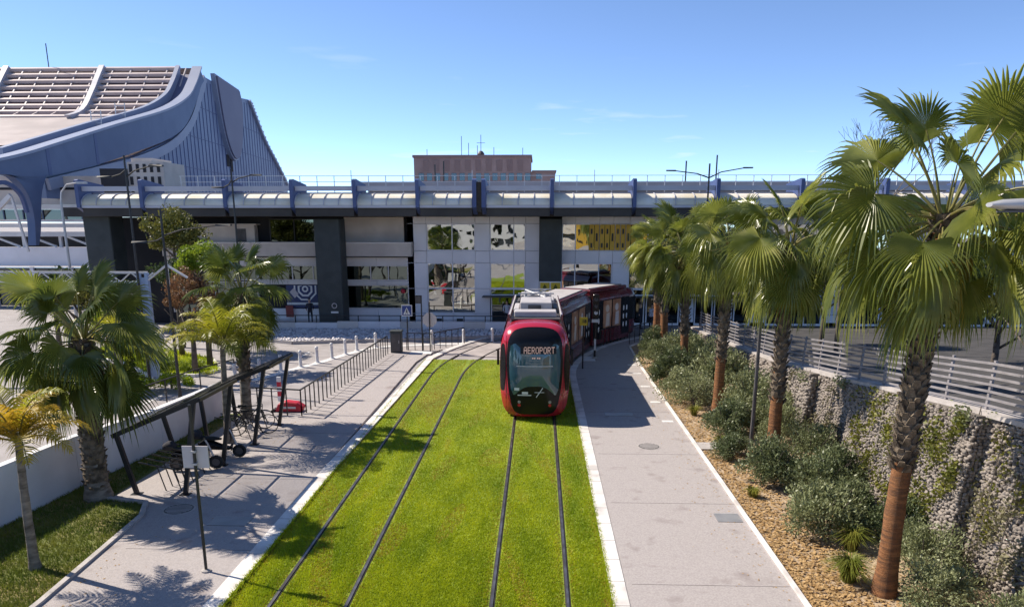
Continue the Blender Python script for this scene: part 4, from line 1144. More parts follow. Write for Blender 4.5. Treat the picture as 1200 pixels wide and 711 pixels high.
def fan_palm(x, y, h, r0, r1, s, nf, FS, label, group, tm, boot=None, dead=4, yel=0, dx=0., dy=0., seed=0, lo=-64):
    rs = random.Random(seed)
    t = thing('fan_palm', label, 'palm tree', (x,y,0), group)
    palm_trunk(t, x, y, h, r0, r1, tm, dx, dy)
    if boot:
        q = MB(); P = []
        for i in range(14):
            f = i/13; z = boot[0] + (h+.12-boot[0])*f; g2 = (z/h)**2
            rr_ = (max(r1*1.13, r1+(r0-r1)*(1-min(1,z/h))**1.2+.010) + .006*math.sin(i*2.1)) * (1 - .25*max(0,f-.8)/.2) * (.93 if i == 0 else 1)
            P.append([(x+dx*g2+rr_*math.cos(a)*(1+.05*math.sin(5*a+i*2)), y+dy*g2+rr_*math.sin(a), z) for a in [2*math.pi*k/14 for k in range(14)]])
        q.grid(P, close=True); q.build('fibrous_sleeve', M['boot'], t, smooth=True)
        boots(t, x, y, boot[0]-.12, h+.1, r1*1.15, M['boot'], boot[1], dx, dy)
    els = [e for e in ELS if e >= lo]
    for i in range(nf):
        f = (i+.5)/nf
        e = 86 - f**.9*(86-lo) + rs.uniform(-9,9)
        k = min(els, key=lambda v: abs(v-e))
        o = link('frond', rs.choice(FS[k]), t)
        o.location = (dx, dy, h + .25*(1-f) - .10)
        sc = s*rs.uniform(.88,1.1)*(.78 if i % 4 == 3 else 1)
        o.scale = (sc,sc,sc); o.rotation_euler = (rs.uniform(-.12,.12), R(k-e)*.6, i*2.39996 + rs.uniform(-.3,.3))
    for i in range(dead):
        o = link('dead_frond', rs.choice(DEAD), t); o.location = (dx,dy,h-.15); o.scale = (s*.9,)*3; o.rotation_euler = (0,0,rs.uniform(0,6.28))
    for i in range(yel):
        o = link('yellowing_frond', YEL, t); o.location = (dx,dy,h-.05); o.scale = (s*.95,)*3; o.rotation_euler = (0,0,-2.2+i*2.0)
    return t
GR = 'row of fan palms in the right planting bed'
fan_palm(6.85,13.7,7.2,.195,.14,1.0,34,FS_bright,'nearest and largest fan palm with orange trunk on the right',GR,M['palm_bark'],(2.7,240),3,2,.22,0,1,-56)
fan_palm(7.2,22.2,6.35,.20,.145,.95,36,FS_third,'second fan palm of the right row, beside the slim lamp pole',GR,M['palm_bark'],(1.95,150),5,1,0,0,2)
fan_palm(6.86,28.0,6.15,.20,.145,.92,40,FS_second,'third fan palm of the right row, its crown overlapping the second',GR,M['palm_bark'],(2.1,130),4,1,.1,0,3)
fan_palm(6.72,34.3,5.8,.20,.145,.90,42,FS_bright,'fourth fan palm of the right row, above the dark shrub',GR,M['palm_bark'],(2.1,110),4,0,-.2,0,4)
fan_palm(6.75,40.2,5.5,.23,.16,.94,40,FS_third,'fifth fan palm of the right row with a thin orange trunk',GR,M['palm_bark'],(2.3,70),3,0,-.2,0,5)
fan_palm(7.0,44.4,5.4,.23,.16,.94,38,FS_second,'farthest fan palm of the right row, next to the tram rear',GR,M['palm_bark'],(2.4,60),3,0,-.1,0,6)
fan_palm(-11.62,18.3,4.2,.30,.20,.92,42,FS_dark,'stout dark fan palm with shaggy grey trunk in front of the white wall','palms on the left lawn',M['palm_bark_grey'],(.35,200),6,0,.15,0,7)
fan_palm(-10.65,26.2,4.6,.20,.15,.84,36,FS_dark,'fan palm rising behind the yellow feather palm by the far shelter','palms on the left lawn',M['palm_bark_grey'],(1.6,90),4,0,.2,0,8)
# fan palm right of the picture whose leaves reach into the upper right corner
fan_palm(9.9,11.2,8.0,.28,.19,1.0,30,FS_bright,'fan palm whose leaf tips enter at the top right corner',GR,M['palm_bark'],(5,60),3,0,0,0,9)

def feather_frond(e, L, seed, m):
    rs = random.Random(seed); q = MB()
    a = R(e); n = 16; pts = [Vector((.03,0,0))]; c = R(rs.uniform(95,125))
    for i in range(n):
        pts.append(pts[-1] + Vector((math.cos(a),0,math.sin(a)))*L/n); a -= c/n*(.35+1.3*i/n)
    q.tube(pts, [.022*(1-i/(n+2)) + .003 for i in range(n+1)], 4, m=1)
    nl = 46
    for i in range(nl):
        f = .16 + .84*i/(nl-1); k = min(int(f*n), n-1); p = pts[k].lerp(pts[k+1], f*n-k)
        d = (pts[k+1]-pts[k]).normalized()
        N = Vector((-d.z,0,d.x))
        for sd in (-1,1):
            ll = L*.25*(math.sin(math.pi*min(1,.18+f*.86))**.6)*rs.uniform(.85,1.15)
            D = (d*rs.uniform(.45,.8) + Vector((0,sd,0)) + N*rs.uniform(.05,.55)).normalized()
            w = .016
            p1 = p + D*ll*.5; p2 = p + D*ll - Vector((0,0,1))*ll*rs.uniform(.2,.55)
            e_ = d*w
            q.add([p-e_*.6, p+e_*.6, p1+e_, p1-e_, p2], [(0,1,2,3),(3,2,4)], 0)
    me = bpy.data.meshes.new('frond'); me.from_pydata(q.v, [], q.f)
    for mm in (m, M['petiole']): me.materials.append(mm)
    me.polygons.foreach_set('material_index', q.m); me.update()
    return me
def feather_palm(x, y, h, L, nf, m, label, r=.10, seed=0, m2=None):
    rs = random.Random(seed)
    t = thing('feather_palm', label, 'palm tree', (x,y,0), 'palms on the left lawn')
    palm_trunk(t, x, y, h, r*1.25, r*.8, M['palm_bark_grey'], .08, 0, 1.3)
    fr = {e: feather_frond(e, L, seed+e, m2 if (m2 and e < 75) else m) for e in (84,70,56,42,28)}
    for i in range(nf):
        e = 86 - 62*((i+.5)/nf)**.8; k = min(fr, key=lambda v: abs(v-e))
        o = link('frond', fr[k], t); o.location = (.08,0,h-.05); sc = rs.uniform(.85,1.1); o.scale = (sc,sc,sc)
        o.rotation_euler = (rs.uniform(-.15,.15), R(k-e)*.7, i*2.39996+rs.uniform(-.3,.3))
    return t
feather_palm(-10.6,14.2,2.9,1.6,22,M['feather'],'small yellow orange feather palm at the left edge of the picture',.085,20,M['feather_y'])
feather_palm(-10.2,23.4,3.35,2.15,22,M['feather'],'bright yellow green feather palm over the far shelter',.10,60,M['feather'])
feather_palm(-13.3,22.9,3.6,1.5,13,M['feather'],'green feather palm poking up behind the stout dark fan palm',.09,90)

# ------------------------------------------------------------------ broadleaf trees
def tree(name, x, y, h, rx, rz, m, n, label, leaf=.2, clumps=30, seed=0, crad=.5, group='trees on the traffic island', zc=None):
    rs = random.Random(seed)
    t = thing(name, label, 'tree', (x,y,0), group)
    zc = h - rz*1.25 if zc is None else zc
    q = MB(); q.tube([(x,y,0),(x+.05,y,zc*.6),(x,y+.05,zc+rz*.4)], [.16,.12,.07], 8)
    for i in range(7):
        a = i*.9+rs.random(); z0 = zc*rs.uniform(.6,1.1)
        q.tube([(x,y,z0),(x+rx*.35*math.cos(a),y+rx*.35*math.sin(a),z0+rz*.35),(x+rx*.75*math.cos(a),y+rx*.75*math.sin(a),z0+rz*.8)], [.06,.04,.015], 5)
    q.build('trunk', M['bark'], t, smooth=True)
    C, o = clump_cloud(n, clumps, crad, rx, rx, rz)
    C = C + np.array([0,0,zc])
    link('crown', leaves('crown', C, leaf, M[m], .55, o), t)
    return t
tree('broadleaf_tree',-20.7,42.5,7.6,1.9,1.9,'olive',9000,'olive yellow tree standing against the roadway canopy',.17,60,1,.6)
tree('broadleaf_tree',-16.5,36.5,6.1,1.65,1.5,'lime',5600,'bright lime green tree behind the palms on the left',.17,26,2,.42)
tree('broadleaf_tree',-16.4,34.6,4.75,1.45,1.8,'russet',6200,'russet leaved tree right of the pale blue mast',.13,30,3,.42)
tree('broadleaf_tree',-19.2,39.2,5.2,1.3,1.2,'deep_green',3000,'dark green tree between the russet tree and the roadway',.17,24,4,.45)
tree('broadleaf_tree',-22.3,35.6,4.3,1.7,1.3,'olive',4200,'low olive tree behind the stout palm at the left edge',.16,34,5,.5)
tree('broadleaf_tree',-24.8,37.5,4.6,1.8,1.4,'deep_green',4200,'low dark tree left of the low olive tree',.17,34,6,.5)
tree('broadleaf_tree',-18.6,31.8,3.6,1.3,1.1,'lime',3600,'young lime green tree just left of the pale blue mast',.14,30,7,.42)
# clipped hedges on the island
for i, (x,y,s,lab) in enumerate(((-18.2,35.4,1.0,'low clipped green hedge mound at the front of the traffic island'),(-16.8,35.2,.8,'small clipped hedge mound at the island tip'),(-20.3,37.9,1.2,'wide clipped hedge mound at the back of the island'),(-15.9,31.2,1.0,'round hedge mound behind the lamp with long drooping arms'),(-17.3,30.6,1.2,'leafy hedge mound in front of the pale blue mast'))):
    t = thing('hedge_mound', lab, 'hedge', (x,y,.1), 'hedge mounds on the traffic island')
    C, o = clump_cloud(3400, 40, .22, 1.0, .8, .5); link('foliage', leaves('foliage', C, .09, M['lime'] if i < 2 else M['grass'], .5, o), t); t.scale = (s,s,s)
    q = MB(); q.tube([(x,y,.1),(x,y,.5)], .05, 6); q.build('stem', M['bark'], t)
# bare tree behind the fence
t = thing('bare_tree', 'leafless twiggy tree behind the nearest palm on the right', 'tree', (12.7,32,1.7))
q = MB(); q2 = MB()
def grow(p, d, l, r, k, rs):
    q_ = p + d*l
    mid = p.lerp(q_, .5) + Vector((rs.uniform(-.05,.05),rs.uniform(-.05,.05),0))*l
    (q if k > 3 else q2).tube([p, mid, q_], [r, r*.85, r*.7], 5 if k > 3 else 3, cap=False)
    if k == 0: return
    for j in range(3 if k < 4 else 2):
        nd = (d + Vector((rs.uniform(-.7,.7), rs.uniform(-.7,.7), rs.uniform(-.05,.5)))).normalized()
        grow(q_, nd, l*rs.uniform(.62,.84), r*.62, k-1, rs)
rs_ = random.Random(5)
grow(Vector((12.7,32,1.7)), Vector((-.03,0,1)), 3.0, .11, 6, rs_)
q.build('trunk', M['bark'], t); tag(q2.build('twigs', M['bark'], t), kind='stuff')

# dark trees and hedge behind the fence on the right
for i, (x,y,h,rx,rz,mm,lab) in enumerate(((13.5,36,6.2,2.2,1.8,'deep_green','dark evergreen tree behind the fence and the second palm'),
   (17.5,29,6.2,2.6,2.0,'deep_green','dark evergreen tree behind the nearest palm crown'),
   (15.0,22,6.6,2.3,1.9,'olive','olive tree on the ramp at the right edge'),
   (19.5,20,7.4,2.6,2.2,'deep_green','broad dark tree at the right edge of the picture'))):
    o = tree('broadleaf_tree', x, y, h, rx, rz, mm, 4200, lab, .24, 34, 20+i, .65, 'trees on the ramp behind the fence')
# trees and buildings behind the viewpoint that the terminal glass mirrors
for i, (x,y,h) in enumerate(((-34,-22,5),(-24,-26,4),(-15,-20,3.5),(-9,-30,4),(34,-24,6),(40,-28,7),(46,-24,6.5))):
    tree('broadleaf_tree', x, y, h, 2.6, 1.8, 'deep_green', 1600, 'dark tree mirrored in the terminal windows, number %s from the left' % ('one','two','three','four','five','six','seven')[i], .55, 26, 40+i, .95, 'trees mirrored in the terminal glass')
for i, (x,y,h) in enumerate(((-23,20,6.5),(-27,25.5,7),(-32,31,6.5),(-20,12,6),(-36,37,7))):
    tree('broadleaf_tree', x, y, h, 3.0, 2.4, 'deep_green', 2600, 'dark tree left of the picture mirrored in the terminal, number %s from the viewer' % ('two','three','four','one','five')[i], .45, 30, 60+i, .9, 'trees mirrored in the terminal glass')
yb = thing('yellow_building', 'yellow panelled building mirrored in the upper terminal windows', 'building', (24,-62,0))
part('wall', 7, 30, 0, 7.6, -70, -60, M['yellow_wall'], yb)
for i in range(11):
    for j in range(3): part('window', 7.6+i*1.95, 8.2+i*1.95, 1.0+j*2.3, 2.5+j*2.3, -60.02, -59.95, M['black_metal'], yb)
ob = thing('white_office_building', 'white stepped office building mirrored in the terminal windows', 'building', (-12,-66,0))
part('wall', -26, 6, 0, 13, -75, -64, M['office_white'], ob); part('upper_floor', -20, -4, 13, 17, -74, -66, M['office_white'], ob)
for i in range(11):
    for j in range(4): part('window', -25+i*2.8, -23.2+i*2.8, 1.2+j*3, 2.8+j*3, -64.05, -63.95, M['shop_glass'], ob)

# ------------------------------------------------------------------ tram
tram = thing('tram', 'red and black articulated tram showing AEROPORT, coming towards the viewer', 'tram', (X0, 27, 0))
TX, TW = X0, 1.29
def sil(f=1.0):
    """front outline of the shell, (x, z) round the loop from bottom centre, counter-clockwise"""
    P = [(0,.17),(.62,.18),(.98,.27),(1.16,.52),(1.25,.95),(1.29,1.5),(1.29,2.2),(1.25,2.75),(1.15,3.15),(.97,3.38),(.62,3.50),(0,3.54)]
    P = smooth_curve(P, 3)
    return [(x,z) for x,z in P] + [(-x,z) for x,z in reversed(P[1:-1])]
def nose(x, z):
    """how far behind y = 26.75 the nose surface lies"""
    k = .07*max(0, z-.75)**1.9*.55 + .25*max(0, .75-z)**2
    k += max(0, z-2.9)**2*1.3
    k += .55*(abs(x)/1.29)**3.6
    return 26.6 + k
SIL = sil()
def patch(outline, offs, rings=7, center=None):
    q = MB(); cx = sum(p[0] for p in outline)/len(outline); cz = sum(p[1] for p in outline)/len(outline)
    P = []
    for i in range(rings):
        f = 1 - i/rings*.97
        P.append([(TX+cx+(x-cx)*f, nose(cx+(x-cx)*f, cz+(z-cz)*f)-offs, cz+(z-cz)*f) for x,z in outline])
    q.grid(P, close=True); q.add(P[-1], [tuple(range(len(outline)))])
    return q
fb = MB()
YB = 36.2
P = []
for i in range(8):
    f = 1 - i/8*.95
    P.append([(TX+x*f, nose(x*f, 1.9+(z-1.9)*f), 1.9+(z-1.9)*f) for x,z in SIL])
P.reverse()
P.append([(TX+x, nose(x,z)+.35, z) for x,z in SIL])
P.append([(TX+x, 29.2, z) for x,z in SIL])
P.append([(TX+x, YB, z) for x,z in SIL])
body = MB(); body.grid(P, close=True); body.add(P[-1], [tuple(range(len(SIL)))])
body = body.build('front_shell', M['tram_red'], tram, smooth=True)
# lower corners in sunlit red
for s in (-1,1):
    o = [(s*x,z) for x,z in ((.45,.19),(.97,.28),(1.155,.54),(1.235,.98),(1.02,1.02),(.93,.76),(.8,.52),(.60,.36))]
    patch(o, .006, 4).build('bumper_corner', M['tram_red_sunlit'], tram, smooth=True)
    o = smooth_curve([(s*x,z) for x,z in ((1.12,1.12),(1.255,1.12),(1.285,1.6),(1.285,2.2),(1.24,2.72),(1.12,2.78),(1.07,2.2),(1.08,1.6),(1.12,1.12))],3)[:-1]
    patch(o, .008, 4).build('cheek_glass', M['tram_black'], tram, smooth=True)
# black glazed mask
mk = smooth_curve([(0,.27),(.55,.28),(.80,.48),(.95,1.1),(1.02,1.8),(1.02,2.5),(.96,2.98),(.76,3.29),(.40,3.40),(0,3.42)],3)
mk = mk + [(-x,z) for x,z in reversed(mk[1:-1])]
mask = patch(mk, .012, 14).build('front_mask', M['tram_black'], tram, smooth=True)
ws = [(-.78,1.00),(.78,1.00),(.87,1.2),(.93,1.8),(.93,2.35),(.88,2.78),(.76,2.86),(-.76,2.86),(-.88,2.78),(-.93,2.35),(-.93,1.8),(-.87,1.2)]
wsc = patch(ws, .034, 12).build('windscreen', M['windscreen'], tram, smooth=True)
q = MB()
for z,x0,x1,h in ((2.05,-.66,.66,.022),(1.10,.0,.35,.02),(.985,-.62,-.12,.035)):
    q.grid([[(TX+x, nose(x,z+dz)-.044, z+dz) for x in srange(x0,x1,8)] for dz in (0,h)])
q.build('screen_line', M['sticker'], wsc)
q = MB()
for x0,x1,z0,z1 in ((-.46,-.24,1.04,1.13),(-.74,-.56,1.17,1.27)): q.grid([[(TX+x, nose(x,z)-.042, z) for x in srange(x0,x1,4)] for z in (z0,z1)])
q.build('sticker', M['sticker'], wsc)
for s in (-1,1):
    q = MB(); P_ = [(s*1.05,z) for z in srange(.45,3.1,14)]
    for a_, b__ in zip(P_, P_[1:]): q.bar((TX+a_[0],nose(*a_)-.002,a_[1]),(TX+b__[0],nose(*b__)-.002,b__[1]),.012,.01)
    q.build('panel_seam', M['rubber'], tram)
q = MB(); q.grid([[(TX+x, nose(x,z)-.012, z) for x in srange(-1.0,1.0,14)] for z in (.985,1.0)]); q.build('panel_seam', M['rubber'], tram)
q = MB(); q.bar((TX+.06,nose(.06,.95)-.05,.93),(TX+.30,nose(.3,1.3)-.045,1.28),.025); q.build('wiper', M['sticker'], tram)
def text_mesh(name, body_, size, m, parent, loc, rot, bold=.0, sx=1.):
    cu = bpy.data.curves.new(name, 'FONT'); cu.body = body_; cu.size = size; cu.align_x = 'CENTER'; cu.align_y = 'CENTER'; cu.offset = bold; cu.extrude = .002
    tmp = bpy.data.objects.new(name, cu); COL.objects.link(tmp)
    bpy.context.view_layer.update()
    me = bpy.data.meshes.new_from_object(tmp.evaluated_get(bpy.context.evaluated_depsgraph_get()))
    bpy.data.objects.remove(tmp)
    me.materials.clear(); me.materials.append(m)
    o = link(name, me, parent); o.location = Vector(loc) - WL[parent]; o.rotation_euler = rot; o.scale = (sx,1,1)
    return o
zt_ = 2.64
q = MB(); q.grid([[(TX+x, nose(x,z)-.041, z) for x in srange(-.52,.78,9)] for z in (2.50,2.78)]); q.build('display', M['tram_black'], wsc)
led = M['led']; led.node_tree.nodes['Principled BSDF'].inputs['Emission Color'].default_value = (1,.62,.5,1); led.node_tree.nodes['Principled BSDF'].inputs['Emission Strength'].default_value = .12
tilt = math.atan2(nose(0,2.72)-nose(0,2.56), .16)
GL = {'A':'01110 10001 10001 11111 10001 10001 10001','E':'11111 10000 10000 11110 10000 10000 11111','R':'11110 10001 10001 11110 10100 10010 10001','O':'01110 10001 10001 10001 10001 10001 01110',
      'P':'11110 10001 10001 11110 10000 10000 10000','T':'11111 00100 00100 00100 00100 00100 00100'}
px_ = .0238
for i, ch in enumerate('AEROPORT'):
    q = MB()
    for r_, row in enumerate(GL[ch].split()):
        for c_, bit in enumerate(row):
            if bit == '1':
                x = -.40 + (i*6 + c_)*px_; z = 2.755 - r_*px_*1.45
                q.add([(TX+xx_, nose(xx_,zz_)-.052, zz_) for xx_, zz_ in ((x,z-px_*1.36),(x+px_*.94,z-px_*1.36),(x+px_*.94,z),(x,z))], [(0,1,2,3)])
    q.build('letter', led, wsc)
q = MB()
for x in (-.10,-.03,.08,.15):
    q.add([(TX+x_, nose(x_,z_)-.044, z_) for x_, z_ in ((x,2.33),(x+.05,2.33),(x+.05,2.38),(x,2.38))], [(0,1,2,3)])
q.build('clock_digits', led, wsc)
for s in (-1,1):
    for z,mm in ((.74,'clear_lens'),(.62,'red_lens')):
        q = MB(); x = s*.56; y = nose(x,z)
        q.tube([(TX+x,y-.035,z),(TX+x,y+.05,z)], [.055,.062], 12); q.build('headlight' if mm == 'clear_lens' else 'tail_light', M[mm], tram, smooth=False)
    # dark cheek glass and side glazing
    q = MB(); xs = TX + s*(TW+.012)
    q.grid([[(TX+s*(1.285 if y > 27.9 else 1.15+.135*(y-27.2)/.7), y, z) for y in (27.42,27.9,29.1,31.0)] for z in (1.25,2.0,2.78)])
    for v in range(len(q.v)): q.v[v] = (q.v[v][0]+s*.018, q.v[v][1], q.v[v][2])
    q.build('cheek_window', M['tram_black'], tram)
    q = MB(); q.box(min(xs-.01,xs), max(xs-.01,xs), 31.2, 36.0, 1.05, 2.85); q.build('side_window', M['tram_black'], tram)
    q = MB(); q.bar((TX+s*1.30,27.6,2.55),(TX+s*1.46,27.55,2.5),.04); q.box(TX+s*1.375-.04,TX+s*1.375+.04,27.5,27.62,1.95,2.5); q.build('mirror', M['rubber'], tram)
q = MB(); q.box(TX-1.0, TX+1.0, 27.3, YB-.3, .10, .30); q.build('underframe', M['rubber'], tram)
for y in (28.6, 30.4, 33.2, 35.0):
    for s in (-1,1):
        q = MB(); q.tube([(TX+s*.70,y,.33),(TX+s*.80,y,.33)], .29, 16); q.build('wheel', M['tram_dark'], tram)
# roof equipment of the leading car
q = MB()
for s in (-1,1): q.bar((TX+s*1.02,28.6,3.56),(TX+s*1.02,YB,3.56),.07,.26)
q.build('roof_rail', M['tram_red_shaded'], tram)
q = MB()
for s in (-1,1): q.bar((TX+s*.985,28.6,3.66),(TX+s*.985,YB,3.66),.05,.10)
q.build('roof_rail_cap', M['tram_grey'], tram)
q = MB(); q.box(TX-.95,TX+.95,28.5,YB,3.5,3.552); q.build('roof_deck', M['tram_dark'], tram)
def rbox(n_, x0,x1,y0,y1,z0,z1,m): 
    q = MB(); q.box(TX+x0,TX+x1,y0,y1,z0,z1); return q.build(n_, M[m], tram, bevel=.03)
rbox('roof_box',-.82,.82,28.9,29.7,3.553,3.78,'tram_grey'); rbox('roof_box',-.62,.66,30.1,32.3,3.553,4.0,'tram_grey')
rbox('roof_vent',-.30,.22,30.07,30.10,3.72,3.90,'tram_dark'); rbox('roof_box',-.88,-.66,30.2,32.2,3.553,3.75,'tram_grey'); rbox('roof_box',.70,.9,30.4,32.2,3.553,3.75,'tram_dark')
rbox('roof_box',-.8,-.1,32.7,34.0,3.553,3.8,'tram_dark'); rbox('roof_box',.05,.8,32.6,33.9,3.553,3.86,'tram_grey'); rbox('roof_box',-.7,.7,34.3,35.8,3.553,3.9,'tram_grey')
q = MB()
for a,b_ in (((-.6,33,3.85),(.5,34.6,4.1)),((.6,33,3.85),(-.5,34.6,4.1)),((-.8,33.6,4.02),(.8,33.6,4.02)),((-.7,34.6,4.12),(.7,34.6,4.12)),((-.5,32.5,3.9),(-.5,35,3.95)),((.4,32.5,3.9),(.4,35,3.95))):
    q.tube([(TX+a[0],a[1],a[2]),(TX+b_[0],b_[1],b_[2])], .035, 6)
q.build('pantograph', M['grey_steel'], tram)
# rear sections, each straight between two points of the curve
def section(s0, s1, first=False):
    a, b_ = Vector((*off(s0,0),0)), Vector((*off(s1,0),0))
    d = (b_-a); L = d.length; d.normalize(); r = Vector((d.y,-d.x,0))
    def W(u, v, z): p = a + d*v + r*u; return (p.x, p.y, z)
    def bx(n_, u0,u1,v0,v1,z0,z1,m,parent=tram,bevel=0):
        q = MB(); c = [W(u0,v0,z0),W(u1,v0,z0),W(u1,v1,z0),W(u0,v1,z0),W(u0,v0,z1),W(u1,v0,z1),W(u1,v1,z1),W(u0,v1,z1)]
        q.add(c, [(0,3,2,1),(4,5,6,7),(0,1,5,4),(1,2,6,5),(2,3,7,6),(3,0,4,7)]); return q.build(n_, M[m], parent, bevel=bevel)
    prof_ = smooth_curve([(-1.2,.3),(-1.24,1.0),(-1.24,2.5),(-1.17,2.85),(-1.02,3.08),(-.9,3.14)],3); prof_ = prof_ + [(-x,z) for x,z in reversed(prof_)]
    q = MB(); R0, R1_ = [W(x,0,z) for x,z in prof_], [W(x,L,z) for x,z in prof_]
    q.grid([R0,R1_], close=True); q.add(R0, [tuple(range(len(R0)))]); q.add(R1_, [tuple(range(len(R1_)))])
    q.build('car_body', M['tram_red_shaded'], tram)
    bx('roof_fairing', -1.05,1.05,.1,L-.1,3.142,3.34,'tram_red_shaded',bevel=.06)
    bx('roof_cover', -.8,.8,.3,L-.3,3.341,3.40,'tram_grey',bevel=.02)
    bx('skirt', -1.25,1.25,.05,L-.05,.16,.75,'tram_red_shaded')
    bx('wheel_box', -1.0,1.0,.6,L-.6,.05,.2,'rubber')
    for s in (-1,1):
        u0, u1 = (1.242,1.256) if s > 0 else (-1.256,-1.242)
        bx('window_band', u0,u1,.08,L-.08,.95,2.66,'tram_black')
        e0, e1 = (1.257,1.268) if s > 0 else (-1.268,-1.257)
        nd = 4; w = L/nd
        for k in range(nd):
            v0, v1 = k*w+.10, (k+1)*w-.06
            if k in (0,3):
                dr = bx('door', e0,e1,v0,v1,.42,2.56,'tram_black')
                f0, f1 = (1.270,1.276) if s > 0 else (-1.276,-1.270)
                for j in (.22,.62):
                    for z in (1.0,1.5,2.0):
                        vv = v0 + (v1-v0)*j; q = MB()
                        q.add([W(f1 if s > 0 else f0, vv+.09*math.cos(t_), z+.17*math.sin(t_)) for t_ in [i*math.pi/5 for i in range(10)]], [tuple(range(10))]); q.build('door_reflection', M['sticker'], dr)  # white ellipses painted as reflections on the door glass
            else:
                ad = bx('advert_panel', e0,e1,v0,v1,.98,2.62,'ad_brown')
                q = MB(); f1 = (1.270 if s > 0 else -1.270); vv = (v0+v1)/2
                q.add([W(f1, vv+.22*math.cos(t_), 2.15+.22*math.sin(t_)) for t_ in [i*math.pi/6 for i in range(12)]], [tuple(range(12))])
                q.add([W(f1,vv-.2,1.1),W(f1,vv+.3,1.1),W(f1,vv+.26,1.9),W(f1,vv-.12,1.85)], [(0,1,2,3)]); q.build('print', M['cloth_white'] if k == 2 else M['beige'], ad)
def bellows(s0, s1):
    a, b_ = Vector((*off(s0,0),0)), Vector((*off(s1,0),0)); d = (b_-a).normalized()
    q = MB()
    for i in range(6):
        p = a.lerp(b_, (i+.5)/6); k = 1.12 if i % 2 else 1.02
        q.bar(p+Vector((0,0,.3))-d*.04, p+Vector((0,0,.3))+d*.04, 2*k, .1)
        h = Vector((d.y,-d.x,0))*k
        c = [p-h-d*.05, p+h-d*.05, p+h+d*.05, p-h+d*.05]
        q.add([(v.x,v.y,.3) for v in c]+[(v.x,v.y,3.0) for v in c], [(0,3,2,1),(4,5,6,7),(0,1,5,4),(1,2,6,5),(2,3,7,6),(3,0,4,7)])
    q.build('gangway_bellows', M['rubber'], tram)
section(36.8, 43.3); section(43.9, 48.6)
for a_, b__ in ((36.2,36.8),(43.3,43.9)): bellows(a_, b__)
# tapering rear cab
def rear_cab(s0, s1):
    a, b_ = Vector((*off(s0,0),0)), Vector((*off(s1,0),0)); d = (b_-a).normalized(); r = Vector((d.y,-d.x,0))
    pr_ = smooth_curve([(-1.2,.3),(-1.24,1.0),(-1.24,2.5),(-1.17,2.85),(-1.02,3.08),(-.9,3.14)],3); pr_ = pr_ + [(-x,z) for x,z in reversed(pr_)]
    q = MB(); P = []
    for v, w, k in ((0,1,0),(.45,.97,.0),(.8,.86,.06),(1.0,.62,.2),(1.05,.35,.45)):
        P.append([tuple(a + d*v*1.2 + r*(x*w)) [:2] + (z + (1.5-z)*k,) for x,z in pr_])
    q.grid(P, close=True); q.add(P[-1], [tuple(range(len(pr_)))]); q.build('rear_cab', M['tram_red_shaded'], tram, smooth=True)
    q = MB(); P = []
    for v, w in ((.05,1.012),(.5,.985),(.85,.86)): P.append([tuple(a + d*v*1.2 + r*(1.245*w))[:2] + (z,) for z in (1.2,2.6)])
    q.grid(P); q.build('cab_window', M['tram_black'], tram)
rear_cab(48.6, 49.8)

# ------------------------------------------------------------------ white wall on the left
ww = thing('white_wall', 'low white rendered wall behind the left lawn', 'wall', (-12.4, 19, 0))
WP = [(-13.35,3,1.5),(-12.95,16.0,1.5),(-12.7,19.1,1.48),(-12.15,22.7,1.38),(-11.98,27.2,1.25)]
for a, b_ in zip(WP, WP[1:]):
    n_ = max(1, round((Vector(b_[:2])-Vector(a[:2])).length/3.2))
    for k in range(n_):
        p0 = Vector(a).lerp(Vector(b_), k/n_); p1 = Vector(a).lerp(Vector(b_), (k+1)/n_); d = (p1-p0).normalized()*.008
        q = MB(); q.add([(p0.x-.11+d.x,p0.y+d.y,0),(p0.x+.11+d.x,p0.y+d.y,0),(p1.x+.11-d.x,p1.y-d.y,0),(p1.x-.11-d.x,p1.y-d.y,0),
                         (p0.x-.11+d.x,p0.y+d.y,p0.z),(p0.x+.11+d.x,p0.y+d.y,p0.z),(p1.x+.11-d.x,p1.y-d.y,p1.z),(p1.x-.11-d.x,p1.y-d.y,p1.z)],
                        [(0,3,2,1),(4,5,6,7),(0,1,5,4),(1,2,6,5),(2,3,7,6),(3,0,4,7)]); q.build('wall_panel', M['white_wall'], ww)

